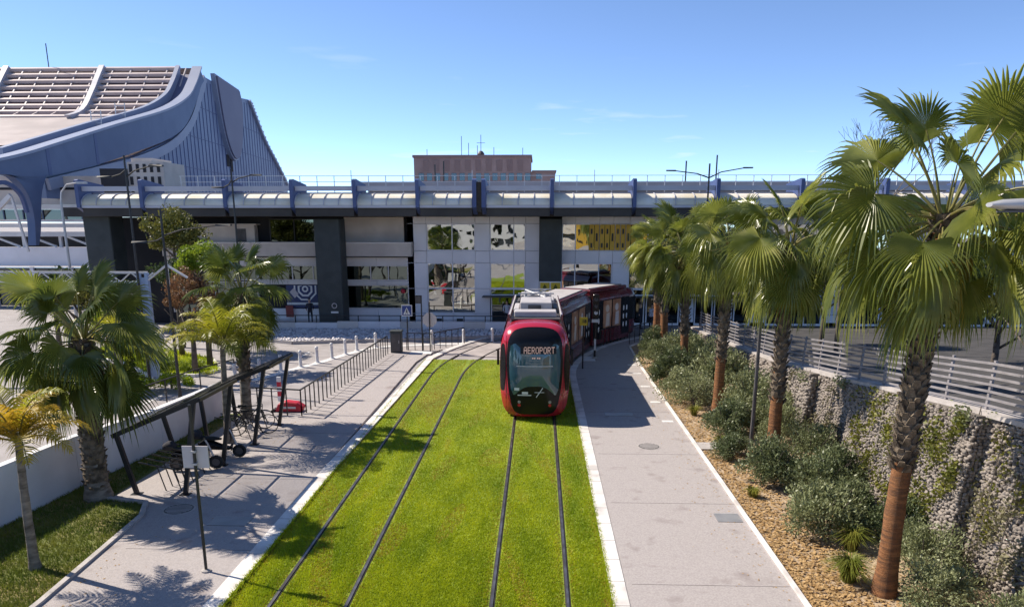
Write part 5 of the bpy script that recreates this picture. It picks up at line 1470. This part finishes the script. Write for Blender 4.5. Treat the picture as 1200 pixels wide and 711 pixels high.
# ------------------------------------------------------------------ bicycle shelters
def shelter(y0, y1, xb0, xb1, xt0, xt1, z0, z1, label):
    t = thing('bicycle_shelter', label, 'shelter', ((xb0+xb1)/2, (y0+y1)/2, .06), 'bicycle shelters')
    for y in (y0, y1):
        q = MB(); q.bar((xb0,y,.06),(xt0+.12,y,z0),.11,.09,up=(0,1,0)); q.build('post', M['black_metal'], t)
        q = MB(); q.bar((xb1,y,.06),(xt1-.14,y,z1),.11,.09,up=(0,1,0)); q.build('post', M['black_metal'], t)
        q = MB(); q.bar((xt0,y,z0),(xt1,y,z1+.02),.10,.12); q.build('beam', M['black_metal'], t)
        for x in (xb0, xb1):
            q = MB(); q.box(x-.13,x+.13,y-.11,y+.11,.06,.075); q.build('foot_plate', M['black_metal'], t)
    for f in (0,1):
        q = MB(); x, z = xt0+(xt1-xt0)*f, z0+(z1-z0)*f; q.bar((x,y0,z),(x,y1,z),.07,.09); q.build('edge_beam', M['black_metal'], t)
    for f in (.34,.67):
        q = MB(); x, z = xt0+(xt1-xt0)*f, z0+(z1-z0)*f; q.bar((x,y0,z+.02),(x,y1,z+.02),.05,.05); q.build('purlin', M['black_metal'], t)
    for f0, f1 in ((0,.34),(.34,.67),(.67,1)):
        q = MB(); e = .015
        q.add([(xt0+(xt1-xt0)*f0+e,y0+.05,z0+(z1-z0)*f0+.085),(xt0+(xt1-xt0)*f1-e,y0+.05,z0+(z1-z0)*f1+.085),(xt0+(xt1-xt0)*f1-e,y1-.05,z0+(z1-z0)*f1+.085),(xt0+(xt1-xt0)*f0+e,y1-.05,z0+(z1-z0)*f0+.085)], [(0,1,2,3)])
        q.build('roof_pane', M['smoked'], t)
shelter(18.6,21.05,-10.74,-9.42,-11.22,-8.80,1.66,2.66,'near black steel bicycle shelter with slanted posts and smoked roof')
shelter(23.2,25.6,-10.8,-9.27,-11.05,-8.62,1.70,2.62,'far black steel bicycle shelter under the yellow feather palm')
for i in range(6):
    y = 18.85 + i*.36
    t = thing('bicycle_rack', 'slanted black bicycle rack, %s from the near end of the near shelter' % ('first','second','third','fourth','fifth','sixth')[i], 'bicycle rack', (-10.1,y,.06), 'bicycle racks')
    q = MB(); q.tube([(-10.75,y,.86),(-9.75,y+.02,.66)], .022, 6); q.build('top_bar', M['black_metal'], t)
    for x, z in ((-10.25,.76),(-9.82,.675)):
        q = MB(); q.tube([(x,y,z),(x+.18,y+.01,.06)], .016, 6); q.build('leg', M['black_metal'], t)
for i in range(4):
    y = 23.6 + i*.5
    t = thing('bicycle_rack', 'slanted black bicycle rack, %s from the near end of the far shelter' % ('first','second','third','fourth')[i], 'bicycle rack', (-10.1,y,.06), 'bicycle racks')
    q = MB(); q.tube([(-10.7,y,.86),(-9.6,y+.02,.66)], .022, 6); q.build('top_bar', M['black_metal'], t)
    for x, z in ((-10.25,.77),(-9.7,.68)):
        q = MB(); q.tube([(x,y,z),(x+.18,y+.01,.06)], .016, 6); q.build('leg', M['black_metal'], t)

def bicycle(x, y, ang, label):
    t = thing('bicycle', label, 'bicycle', (x,y,.06), 'parked two-wheelers')
    c, s = math.cos(ang), math.sin(ang)
    def W(u, v, z): return (x+u*c-v*s, y+u*s+v*c, .06+z)
    for u in (-.52,.52):
        q = MB(); n_ = 22
        for i in range(n_):
            a0, a1 = 2*math.pi*i/n_, 2*math.pi*(i+1)/n_
            q.tube([W(u+.33*math.cos(a0),0,.34+.33*math.sin(a0)), W(u+.33*math.cos(a1),0,.34+.33*math.sin(a1))], .018, 5)
        wh = q.build('wheel', M['rubber'], t)
        q = MB()
        for i in range(10): a0 = 2*math.pi*i/10; q.tube([W(u,0,.34),W(u+.32*math.cos(a0),0,.34+.32*math.sin(a0))], .003, 3)
        q.build('spokes', M['grey_steel'], wh)
    q = MB(); bb = W(-.08,0,.28); sd = W(-.2,0,.82); hd = W(.36,0,.85); rw_ = W(-.52,0,.34); fw = W(.52,0,.34)
    for a, b_ in ((bb,sd),(bb,hd),(sd,hd),(sd,rw_),(bb,rw_),(hd,fw)): q.tube([a,b_], .018, 6)
    q.build('frame', M['black_metal'], t)
    q = MB(); q.prism([W(-.34,-.07,.86)[:2],W(-.34,.07,.86)[:2],W(-.06,.02,.86)[:2],W(-.06,-.02,.86)[:2]],'z',.90,.95); q.build('saddle', M['rubber'], t)
    q = MB(); q.tube([W(.30,-.26,1.0),W(.38,-.12,1.02),W(.38,.12,1.02),W(.30,.26,1.0)], .014, 6); q.tube([hd,W(.38,0,1.02)],.014,6); q.build('handlebar', M['black_metal'], t)
    q = MB(); q.tube([W(-.08,-.09,.28),W(-.08,.09,.28)],.09,10); q.build('crank', M['grey_steel'], t)
bicycle(-9.75, 24.35, .35, 'black bicycle parked under the far shelter')
bicycle(-10.1, 25.0, .30, 'second bicycle leaning behind the black one in the far shelter')

def motorbike(x, y, ang, label):
    t = thing('motor_scooter', label, 'scooter', (x,y,.06), 'parked two-wheelers')
    c, s = math.cos(ang), math.sin(ang)
    def W(u, v, z): return (x+.88*(u*c-v*s), y+.88*(u*s+v*c), .06+.88*z)
    for u in (-.62,.62):
        q = MB(); n_ = 18
        for i in range(n_):
            a0, a1 = 2*math.pi*i/n_, 2*math.pi*(i+1)/n_
            q.tube([W(u+.18*math.cos(a0),0,.25+.18*math.sin(a0)), W(u+.18*math.cos(a1),0,.25+.18*math.sin(a1))], .055, 6)
        wh = q.build('wheel', M['rubber'], t)
        q = MB(); q.tube([W(u,-.05,.25),W(u,.05,.25)], .11, 12); q.build('rim', M['tram_dark'], wh)
    def hull(n_, secs, m):
        q = MB(); P = []
        for u, z, w, h in secs: P.append([W(u, w*math.cos(a), z+h*math.sin(a)) for a in [2*math.pi*k/10 for k in range(10)]])
        q.grid(P, close=True); q.add(P[0],[tuple(range(10))]); q.add(P[-1],[tuple(range(10))]); q.build(n_, M[m], t, smooth=True)
    hull('body', [(-.75,.55,.05,.05),(-.6,.55,.15,.14),(-.3,.5,.17,.18),(0,.42,.14,.12),(.3,.36,.16,.06),(.4,.45,.12,.1)], 'tram_black')
    hull('seat', [(-.82,.74,.06,.03),(-.6,.76,.16,.06),(-.2,.72,.15,.07),(.05,.70,.07,.03)], 'rubber')
    hull('front_shield', [(.36,.3,.17,.04),(.42,.55,.19,.05),(.38,.85,.16,.06),(.34,.98,.1,.04)], 'tram_black')
    hull('top_box', [(-.98,.85,.14,.10),(-.86,.88,.2,.16),(-.66,.88,.2,.16),(-.6,.86,.14,.10)], 'cloth_dark')
    q = MB(); q.tube([W(.62,0,.28),W(.40,0,.9),W(.34,0,1.02)], .03, 6); q.build('fork', M['grey_steel'], t)
    q = MB(); q.tube([W(.22,-.32,1.0),W(.34,-.1,1.06),W(.34,.1,1.06),W(.22,.32,1.0)], .018, 6); q.build('handlebar', M['rubber'], t)
motorbike(-9.75, 21.75, .15, 'black motor scooter parked between the two shelters')
motorbike(-10.0, 20.6, .2, 'dark motor scooter standing among the racks of the near shelter')

# ------------------------------------------------------------------ sign pole in the foreground
t = thing('sign_pole', 'slim black pole with a white notice plate on the left pavement', 'pole', (-6.91,14.17,.06))
q = MB(); q.tube([(-6.91,14.17,.06),(-6.91,14.17,3.65)], .032, 8); q.build('pole', M['black_metal'], t)
q = MB(); q.lathe([(.10,0),(.10,.03),(.05,.05)], (-6.91,14.17,.06), 12); q.build('foot', M['edging'], t)
q = MB(); q.box(-7.17,-6.64,14.20,14.225,2.32,2.78); pl = q.build('notice_plate', M['sign_back'], t)
for z in (2.42,2.68):
    q = MB(); q.box(-6.96,-6.86,14.12,14.2,z-.02,z+.02); q.build('bracket', M['grey_steel'], pl)

# ------------------------------------------------------------------ street lamps
def lamp(x, y, h, arms, label, r=.06, head=.55, z0=0., top=.35, m='black_metal'):
    """arms: list of (dx, dz_at_start, dz_at_end) with the lantern at the end"""
    t = thing('street_lamp', label, 'street lamp', (x,y,z0), 'street lamps')
    q = MB(); q.tube([(x,y,z0),(x,y,z0+1),(x,y,z0+h)], [r*1.35,r*1.1,r*.7], 8); q.build('pole', M[m], t)
    q = MB(); q.lathe([(r*2.4,0),(r*2.4,.04),(r*1.5,.10)], (x,y,z0), 10); q.build('base_plate', M[m], t)
    for dx, za, zb in arms:
        s = 1 if dx > 0 else -1
        q = MB(); q.tube([(x,y,za),(x+dx*.35,y,za+(zb-za)*.6),(x+dx,y,zb)], [r*.6,r*.5,r*.45], 6); a = q.build('arm', M[m], t)
        q = MB(); e = x+dx
        q.add([(e-s*.05,y-.09,zb-.03),(e-s*.05,y+.09,zb-.03),(e+s*head,y+.12,zb-.02),(e+s*head,y-.12,zb-.02),(e-s*.05,y-.06,zb+.05),(e-s*.05,y+.06,zb+.05),(e+s*head,y+.06,zb+.05),(e+s*head,y-.06,zb+.05)],
              [(0,3,2,1),(4,5,6,7),(0,1,5,4),(1,2,6,5),(2,3,7,6),(3,0,4,7)]); q.build('lantern', M[m], t)
    return t
lamp(-17.8,33,9.9,[(1.1,9.0,9.45),(-.7,9.3,9.0)],'tall black street lamp rising beside the pale blue mast')
lamp(-15.6,39,9.7,[(1.0,9.05,9.4),(-.5,9.2,8.8)],'black street lamp in front of the roadway canopy, right of the olive tree')
lamp(-14.77,29.6,7.65,[(2.2,6.6,7.0),(-.7,6.55,6.35)],'black street lamp with long drooping arms in front of the russet tree')
lamp(-16.0,27.5,4.6,[(.5,4.4,4.5)],'short black lamp post behind the white wall')
lamp(9.9,46,10.4,[(2.0,9.6,10.15),(-2.0,9.6,10.0)],'twin armed black street lamp above the far palms on the right', .07, .5)
t = lamp(-28.4,45,8.3,[],'grey swan neck street lamp at the far left', .09, m='grey_steel')
q = MB(); q.tube([(-28.4,45,8.2),(-28.3,45,8.8),(-27.9,45,9.25),(-27.2,45,9.35)], .05, 6); q.build('arm', M['grey_steel'], t)
q = MB(); q.box(-27.3,-26.7,44.9,45.1,9.28,9.4); q.build('lantern', M['grey_steel'], t)
lamp(6.86,23.3,5.2,[(-.5,4.9,5.0)],'slim grey lamp pole standing in the bed by the second palm', .06, .4, .05, m='tram_dark')
# big lantern reaching in from the right edge
t = thing('street_lamp', 'grey lamp head reaching in from the right edge before the palm', 'street lamp', (9.7,10.6,3.7), 'street lamps')
q = MB(); q.tube([(9.7,10.6,3.6),(9.7,10.6,7.1),(9.4,10.6,7.34)], [.08,.065,.06], 10); q.build('pole', M['grey_steel'], t)
q = MB(); q.tube([(9.5,10.6,7.30),(7.4,10.6,7.36),(6.85,10.6,7.38)], [.06,.055,.055], 8); q.build('arm', M['grey_steel'], t)
q = MB()
P = []
for x, w, h in ((7.05,.07,.05),(6.85,.13,.075),(6.5,.17,.085),(6.2,.15,.07),(6.03,.08,.03)): P.append([(x, 10.6+w*math.cos(a), 7.40+h*math.sin(a)) for a in [2*math.pi*k/12 for k in range(12)]])
q.grid(P, close=True); q.add(P[0],[tuple(range(12))]); q.add(P[-1],[tuple(range(12))]); ln_ = q.build('lantern', M['grey_steel'], t, smooth=True)
q = MB(); q.box(6.2,6.65,10.49,10.71,7.30,7.325); q.build('lens', M['tram_dark'], ln_)

# ------------------------------------------------------------------ height gauge gantry on the left
t = thing('height_gantry', 'white truss gantry on a pale blue mast over the side road', 'gantry', (-17.75,33.3,0))
q = MB(); q.bar((-17.92,33.3,0),(-17.92,33.3,4.9),.13,.2); q.bar((-17.55,33.3,0),(-17.55,33.3,4.9),.13,.2); q.box(-17.86,-17.6,33.25,33.35,.2,4.7); q.build('mast', M['pale_blue_mast'], t)
for z in (4.92,4.5): 
    q = MB(); q.bar((-31,33.3,z),(-17.5,33.3,z),.09,.1); q.build('chord', M['white_steel'], t)
for i in range(13):
    x = -30.5+i*1.02; q = MB(); q.bar((x,33.3,4.92),(x+.5,33.3,4.5),.05); q.bar((x+.5,33.3,4.5),(x+1.0,33.3,4.92),.05); q.build('lattice', M['white_steel'], t)
q = MB(); q.bar((-17.5,33.3,4.6),(-16.6,33.3,5.25),.08); q.bar((-16.6,33.3,5.25),(-15.7,33.3,4.7),.08); q.bar((-16.6,33.3,5.3),(-16.6,33.3,4.4),.1); q.build('brace', M['white_steel'], t)
q = MB(); q.box(-23.95,-22.55,33.18,33.22,4.44,4.86); bd = q.build('sign_board', M['sticker'], t)
text_mesh('sign_text', '* J388K', .26, M['black_metal'], bd, (-23.25,33.17,4.65), (R(90),0,0), .006, 1)
q = MB(); q.torus((-17.6,33.0,2.2),.01,.005,'y',6,4); 
q = MB(); q.tube([(-17.55,33.05,2.1),(-17.55,33.08,2.1)], .62, 20); q.build('round_sign_back', M['sign_back'], t)

# ------------------------------------------------------------------ railings
def railing(pts, n, h, label, z=.06, bottom=False):
    a, b_ = Vector(pts[0]), Vector(pts[-1])
    t = thing('railing', label, 'railing', (*(a.lerp(b_,.5)), z), 'black pedestrian railings')
    for p0, p1 in zip(pts, pts[1:]):
        q = MB(); q.bar((*p0,z+h),(*p1,z+h),.05,.045); q.build('top_rail', M['black_metal'], t)
    seg = [(Vector(p1)-Vector(p0)).length for p0,p1 in zip(pts,pts[1:])]; tot = sum(seg)
    for i in range(n):
        d = tot*i/(n-1); k = 0
        while k < len(seg)-1 and d > seg[k]: d -= seg[k]; k += 1
        p = Vector(pts[k]).lerp(Vector(pts[k+1]), min(1, d/seg[k]))
        q = MB(); q.bar((p.x,p.y,z-.02),(p.x,p.y,z+h),.035,.05); q.build('baluster', M['black_metal'], t)
railing([(-8.85,26.9),(-8.25,40.3)], 28, 1.0, 'long black railing running along the left pavement to the cabinet')
railing([(-8.85,26.9),(-9.9,27.1),(-11.2,27.3)], 5, 1.0, 'short black railing leg turning towards the white wall')
railing([(-7.45,41.7),(-6.0,41.6)], 4, .95, 'short black railing between the cabinet and the octagonal sign')
railing([(-5.9,41.9),(-5.2,43.0),(-4.4,44.0)], 6, .95, 'curved black railing beside the track where it bends')
railing([(3.6,43.4),(4.6,45.2),(5.6,46.8)], 9, .95, 'black railing on the right path beside the rear of the tram')
railing([(5.4,44.2),(6.6,46.2),(8.4,47.2)], 7, 1.0, 'black railing behind the far shrubs at the end of the path')
railing([(-15.2,26.4),(-14.6,30.6),(-13.9,33.2)], 4, 1.05, 'sparse black railing on the side road behind the wall', -.02)

# ------------------------------------------------------------------ cabinet, bollards, signs, signals
t = thing('utility_cabinet', 'dark grey utility cabinet at the end of the long railing', 'cabinet', (-7.86,40.9,.06))
q = MB(); q.box(-8.16,-7.56,40.65,41.15,.06,1.22); q.build('body', M['dark_slate'], t, bevel=.02)
q = MB(); q.box(-8.2,-7.52,40.6,41.2,1.22,1.29); q.build('lid', M['dark_slate'], t, bevel=.015)
q = MB(); q.box(-8.10,-7.62,40.63,40.648,.16,1.12); d_ = q.build('door', M['tram_dark'], t)
q = MB(); q.box(-7.70,-7.67,40.61,40.63,.6,.75); q.build('handle', M['grey_steel'], d_)

BP = [(-13.9,33.2),(-13.2,34.4),(-12.6,35.6),(-12.0,36.8),(-11.5,38.0),(-11.05,39.2),(-10.65,40.5),(-10.3,41.7),(-9.5,43.0),(-6.35,44.1),(-4.5,44.6),(-2.8,45.1)]
words = 'first second third fourth fifth sixth seventh eighth ninth tenth eleventh twelfth'.split()
b0 = None
for i, (x,y) in enumerate(BP):
    lab = 'white plastic bollard on the painted lane line, %s from the left' % words[i]
    if b0 is None:
        b0 = thing('bollard', lab, 'bollard', (x,y,-.02), 'white lane bollards')
        q = MB(); q.lathe([(.10,.03),(.085,.06),(.085,.62),(.075,.66),(.075,.70),(.088,.73),(.088,.80),(.06,.86)], (x,y,-.02), 12); q.build('post', M['white_steel'], b0, smooth=True)
        q = MB(); q.lathe([(.17,0),(.17,.03),(.10,.05)], (x,y,-.02), 12); q.build('base', M['white_steel'], b0)
        q = MB(); q.lathe([(.087,.60),(.087,.645)], (x,y,-.02), 12); q.build('band', M['sign_back'], b0)
    else:
        c = copy_tree(b0); c.location = (x,y,-.02); c['label'] = lab

def post_sign(x, y, h, label, name, face, z=.06):
    t = thing(name, label, 'sign', (x,y,z), 'street signs')
    q = MB(); q.tube([(x,y,z),(x,y,z+h)], .035, 8); q.build('post', M['black_metal'], t)
    face(t, x, y, z+h); return t
def f_ped(t, x, y, zt):
    q = MB(); q.box(x-.30,x+.30,y-.06,y-.04,zt-.62,zt); p = q.build('sign_plate', M['sticker'], t)
    q = MB(); q.box(x-.26,x+.26,y-.066,y-.062,zt-.58,zt-.04); q.build('blue_field', M['blue_sign'], p)
    q = MB(); q.prism([(x-.2,zt-.53),(x+.2,zt-.53),(x,zt-.12)],'y',y-.074,y-.069); q.build('white_triangle', M['sticker'], p)
    q = MB()
    q.tube([(x,y-.079,zt-.24),(x,y-.076,zt-.24)], .028, 8); q.bar((x,y-.078,zt-.28),(x-.01,y-.078,zt-.39),.05,.004,up=(0,1,0)); q.bar((x-.01,y-.078,zt-.38),(x-.07,y-.078,zt-.5),.028,.004,up=(0,1,0)); q.bar((x,y-.078,zt-.38),(x+.07,y-.078,zt-.5),.028,.004,up=(0,1,0)); q.bar((x,y-.078,zt-.3),(x+.07,y-.078,zt-.38),.02,.004,up=(0,1,0)); q.bar((x,y-.078,zt-.3),(x-.07,y-.078,zt-.37),.02,.004,up=(0,1,0)); q.build('pictogram', M['black_metal'], p)
post_sign(-7.35,41.6,2.55,'blue square pedestrian crossing sign on a black post before the terminal','crossing_sign',f_ped)
def f_oct(t, x, y, zt):
    q = MB(); q.prism([(x+.42*math.cos(math.pi/8+i*math.pi/4), zt-1.0+.42*math.sin(math.pi/8+i*math.pi/4)) for i in range(8)],'y',y+.04,y+.06); q.build('sign_plate', M['sign_back'], t)
post_sign(-6.05,41.3,2.75,'back of an octagonal sign on a thick black post','octagonal_sign',f_oct)
def f_none(t, x, y, zt):
    q = MB(); q.box(x-.35,x+.02,y-.03,y+.03,zt-.08,zt); q.build('bracket', M['black_metal'], t)
    q = MB(); q.box(x-.33,x-.03,y-.04,y+.04,zt-.45,zt-.09); q.build('camera_box', M['tram_dark'], t)
post_sign(-6.5,41.4,3.1,'thin black post with a small bracket left of the octagonal sign','bracket_post',f_none)
def f_yel(t, x, y, zt):
    q = MB(); q.box(x-.19,x+.19,y-.05,y-.035,zt-.40,zt); p = q.build('sign_plate', M['yellow_sign'], t)
    text_mesh('number', '18', .22, M['black_metal'], p, (x+.03,y-.055,zt-.2), (R(90),0,0), .008, 1)
post_sign(2.2,36.5,2.55,'small yellow speed sign reading 18 beside the tram','speed_sign',f_yel)
t = thing('tram_signal', 'black tram signal mast with white lights beside the tram', 'signal', (3.0,39.4,.06))
q = MB(); q.tube([(3.0,39.4,.06),(3.0,39.4,3.4)], .06, 10); q.build('mast', M['black_metal'], t)
q = MB(); q.lathe([(.16,0),(.16,.05),(.08,.08)], (3.0,39.4,.06), 12); q.build('base', M['edging'], t)
q = MB(); q.box(2.84,3.16,39.2,39.42,2.2,3.45); hd_ = q.build('signal_head', M['tram_black'], t, bevel=.03)
for z, mm in ((3.2,'tram_dark'),(2.85,'tram_dark'),(2.5,'sticker')):
    q = MB(); q.tube([(3.0,39.17,z),(3.0,39.21,z)], .10, 14); q.build('lens', M[mm], hd_)
    q = MB(); q.tube([(3.0,39.08,z+.10),(3.0,39.2,z+.10)], .04, 6); q.build('visor', M['tram_black'], hd_)
q = MB(); q.box(2.80,3.20,39.30,39.34,1.98,2.15); q.build('number_plate', M['sticker'], t)
q = MB(); q.box(2.95,3.05,39.33,39.345,.5,1.1); q.build('white_band', M['sticker'], t)

# red barrier lying behind the railing
t = thing('red_barrier', 'red plastic barrier lying on the road behind the railing', 'barrier', (-9.7,27.9,0))
q = MB(); q.prism([(-10.2,-.02),(-9.15,-.02),(-9.05,.18),(-9.3,.34),(-9.75,.40),(-10.05,.30)],'y',27.75,28.15); b_ = q.build('body', M['red_plastic'], t, bevel=.04)
q = MB(); q.box(-9.95,-9.35,27.735,27.749,.12,.20); q.build('white_stripe', M['sticker'], b_)
q = MB(); q.prism([(-10.35,-.02),(-10.15,-.02),(-10.2,.06),(-10.3,.06)],'y',27.7,28.2); q.build('foot', M['rubber'], t)
# red and white marker post
t = thing('marker_post', 'red and white striped marker post at the road edge', 'marker post', (-10.6,29.6,-.02))
for i in range(5):
    q = MB(); q.box(-10.68,-10.52,29.56,29.64,-.02+i*.2,.18+i*.2); q.build('band', M['red_plastic'] if i % 2 else M['sticker'], t)

# ------------------------------------------------------------------ people
def person(x, y, z, ang, label, top, legs, pose=0):
    J = {'pel':(0,0,.95),'chest':(0,.02,1.30),'neck':(0,.02,1.47),'head0':(0,.03,1.56),'head1':(0,.05,1.70),
         'ls':(-.19,.02,1.40),'le':(-.25,.05,1.13),'lh':(-.22,-.12 if pose else .02,.92),'rs':(.19,.02,1.40),'re':(.25,.05,1.13),'rh':(.20,-.22 if pose else .05,1.05 if pose else .90),
         'lp':(-.10,0,.90),'lk':(-.11,-.06,.49),'la':(-.11,.04 if pose else 0,.08),'lt':(-.12,-.15,.04),'rp':(.10,0,.90),'rk':(.11,-.03,.49),'ra':(.11,0,.08),'rt':(.12,-.17,.04)}
    rad = {'pel':.15,'chest':.15,'neck':.06,'head0':.085,'head1':.095,'ls':.07,'le':.05,'lh':.04,'rs':.07,'re':.05,'rh':.04,'lp':.10,'lk':.07,'la':.05,'lt':.045,'rp':.10,'rk':.07,'ra':.05,'rt':.045}
    E = [('pel','chest'),('chest','neck'),('neck','head0'),('head0','head1'),('chest','ls'),('ls','le'),('le','lh'),('chest','rs'),('rs','re'),('re','rh'),('pel','lp'),('lp','lk'),('lk','la'),('la','lt'),('pel','rp'),('rp','rk'),('rk','ra'),('ra','rt')]
    K_ = list(J); me = bpy.data.meshes.new('body'); me.from_pydata([J[k] for k in K_], [(K_.index(a),K_.index(b_)) for a,b_ in E], [])
    tmp = bpy.data.objects.new('tmp_body', me); COL.objects.link(tmp)
    md = tmp.modifiers.new('skin','SKIN')
    for i, k in enumerate(K_):
        sv = me.skin_vertices[0].data[i]; sv.radius = (rad[k], rad[k]*.8); sv.use_root = (k == 'pel')
    tmp.modifiers.new('sub','SUBSURF').levels = 1
    bpy.context.view_layer.update()
    ev = bpy.data.meshes.new_from_object(tmp.evaluated_get(bpy.context.evaluated_depsgraph_get()))
    bpy.data.objects.remove(tmp)
    ev.materials.clear()
    for m in (M['skin'], M[top], M[legs]): ev.materials.append(m)
    for p in ev.polygons:
        c = p.center; p.use_smooth = True
        p.material_index = 2 if c.z < .92 and abs(c.x) < .2 else (0 if c.z > 1.44 or (c.z < 1.05 and abs(c.x) > .17) else 1)
    t = thing('person', label, 'person', (x,y,z), 'people at the terminal'); t.rotation_euler = (0,0,ang)
    link('body', ev, t)
    q = MB(); P = []
    for k in range(6):
        f = k/5; r = .108*math.cos(f*1.45)
        P.append([(r*math.cos(a), .05+r*1.1*math.sin(a), 1.70+.10*math.sin(f*1.5)) for a in [2*math.pi*j/10 for j in range(10)]])
    q.grid(P, close=True); q.v = [(v[0]+x, v[1]+y, v[2]+z) for v in q.v]; q.build('hair', M['hair'], t, smooth=True)
person(-15.6,50.6,.28,.4,'person in dark clothes behind the terrace railing, left of the slate column','cloth_dark','cloth_dark')
person(-14.6,50.5,.28,-.6,'person in a pale top at the terrace railing beside the slate column','cloth_white','cloth_dark',1)
person(-2.2,52.0,.05,.2,'person in a pale top in the terminal doorway','cloth_white','cloth_dark',1)
person(6.9,50.9,.0,1.2,'person in dark clothes waiting right of the tram rear','cloth_dark','cloth_dark')
person(7.6,50.6,.0,-1.0,'person with a pale top waiting under the far palms','cloth_white','cloth_dark',1)
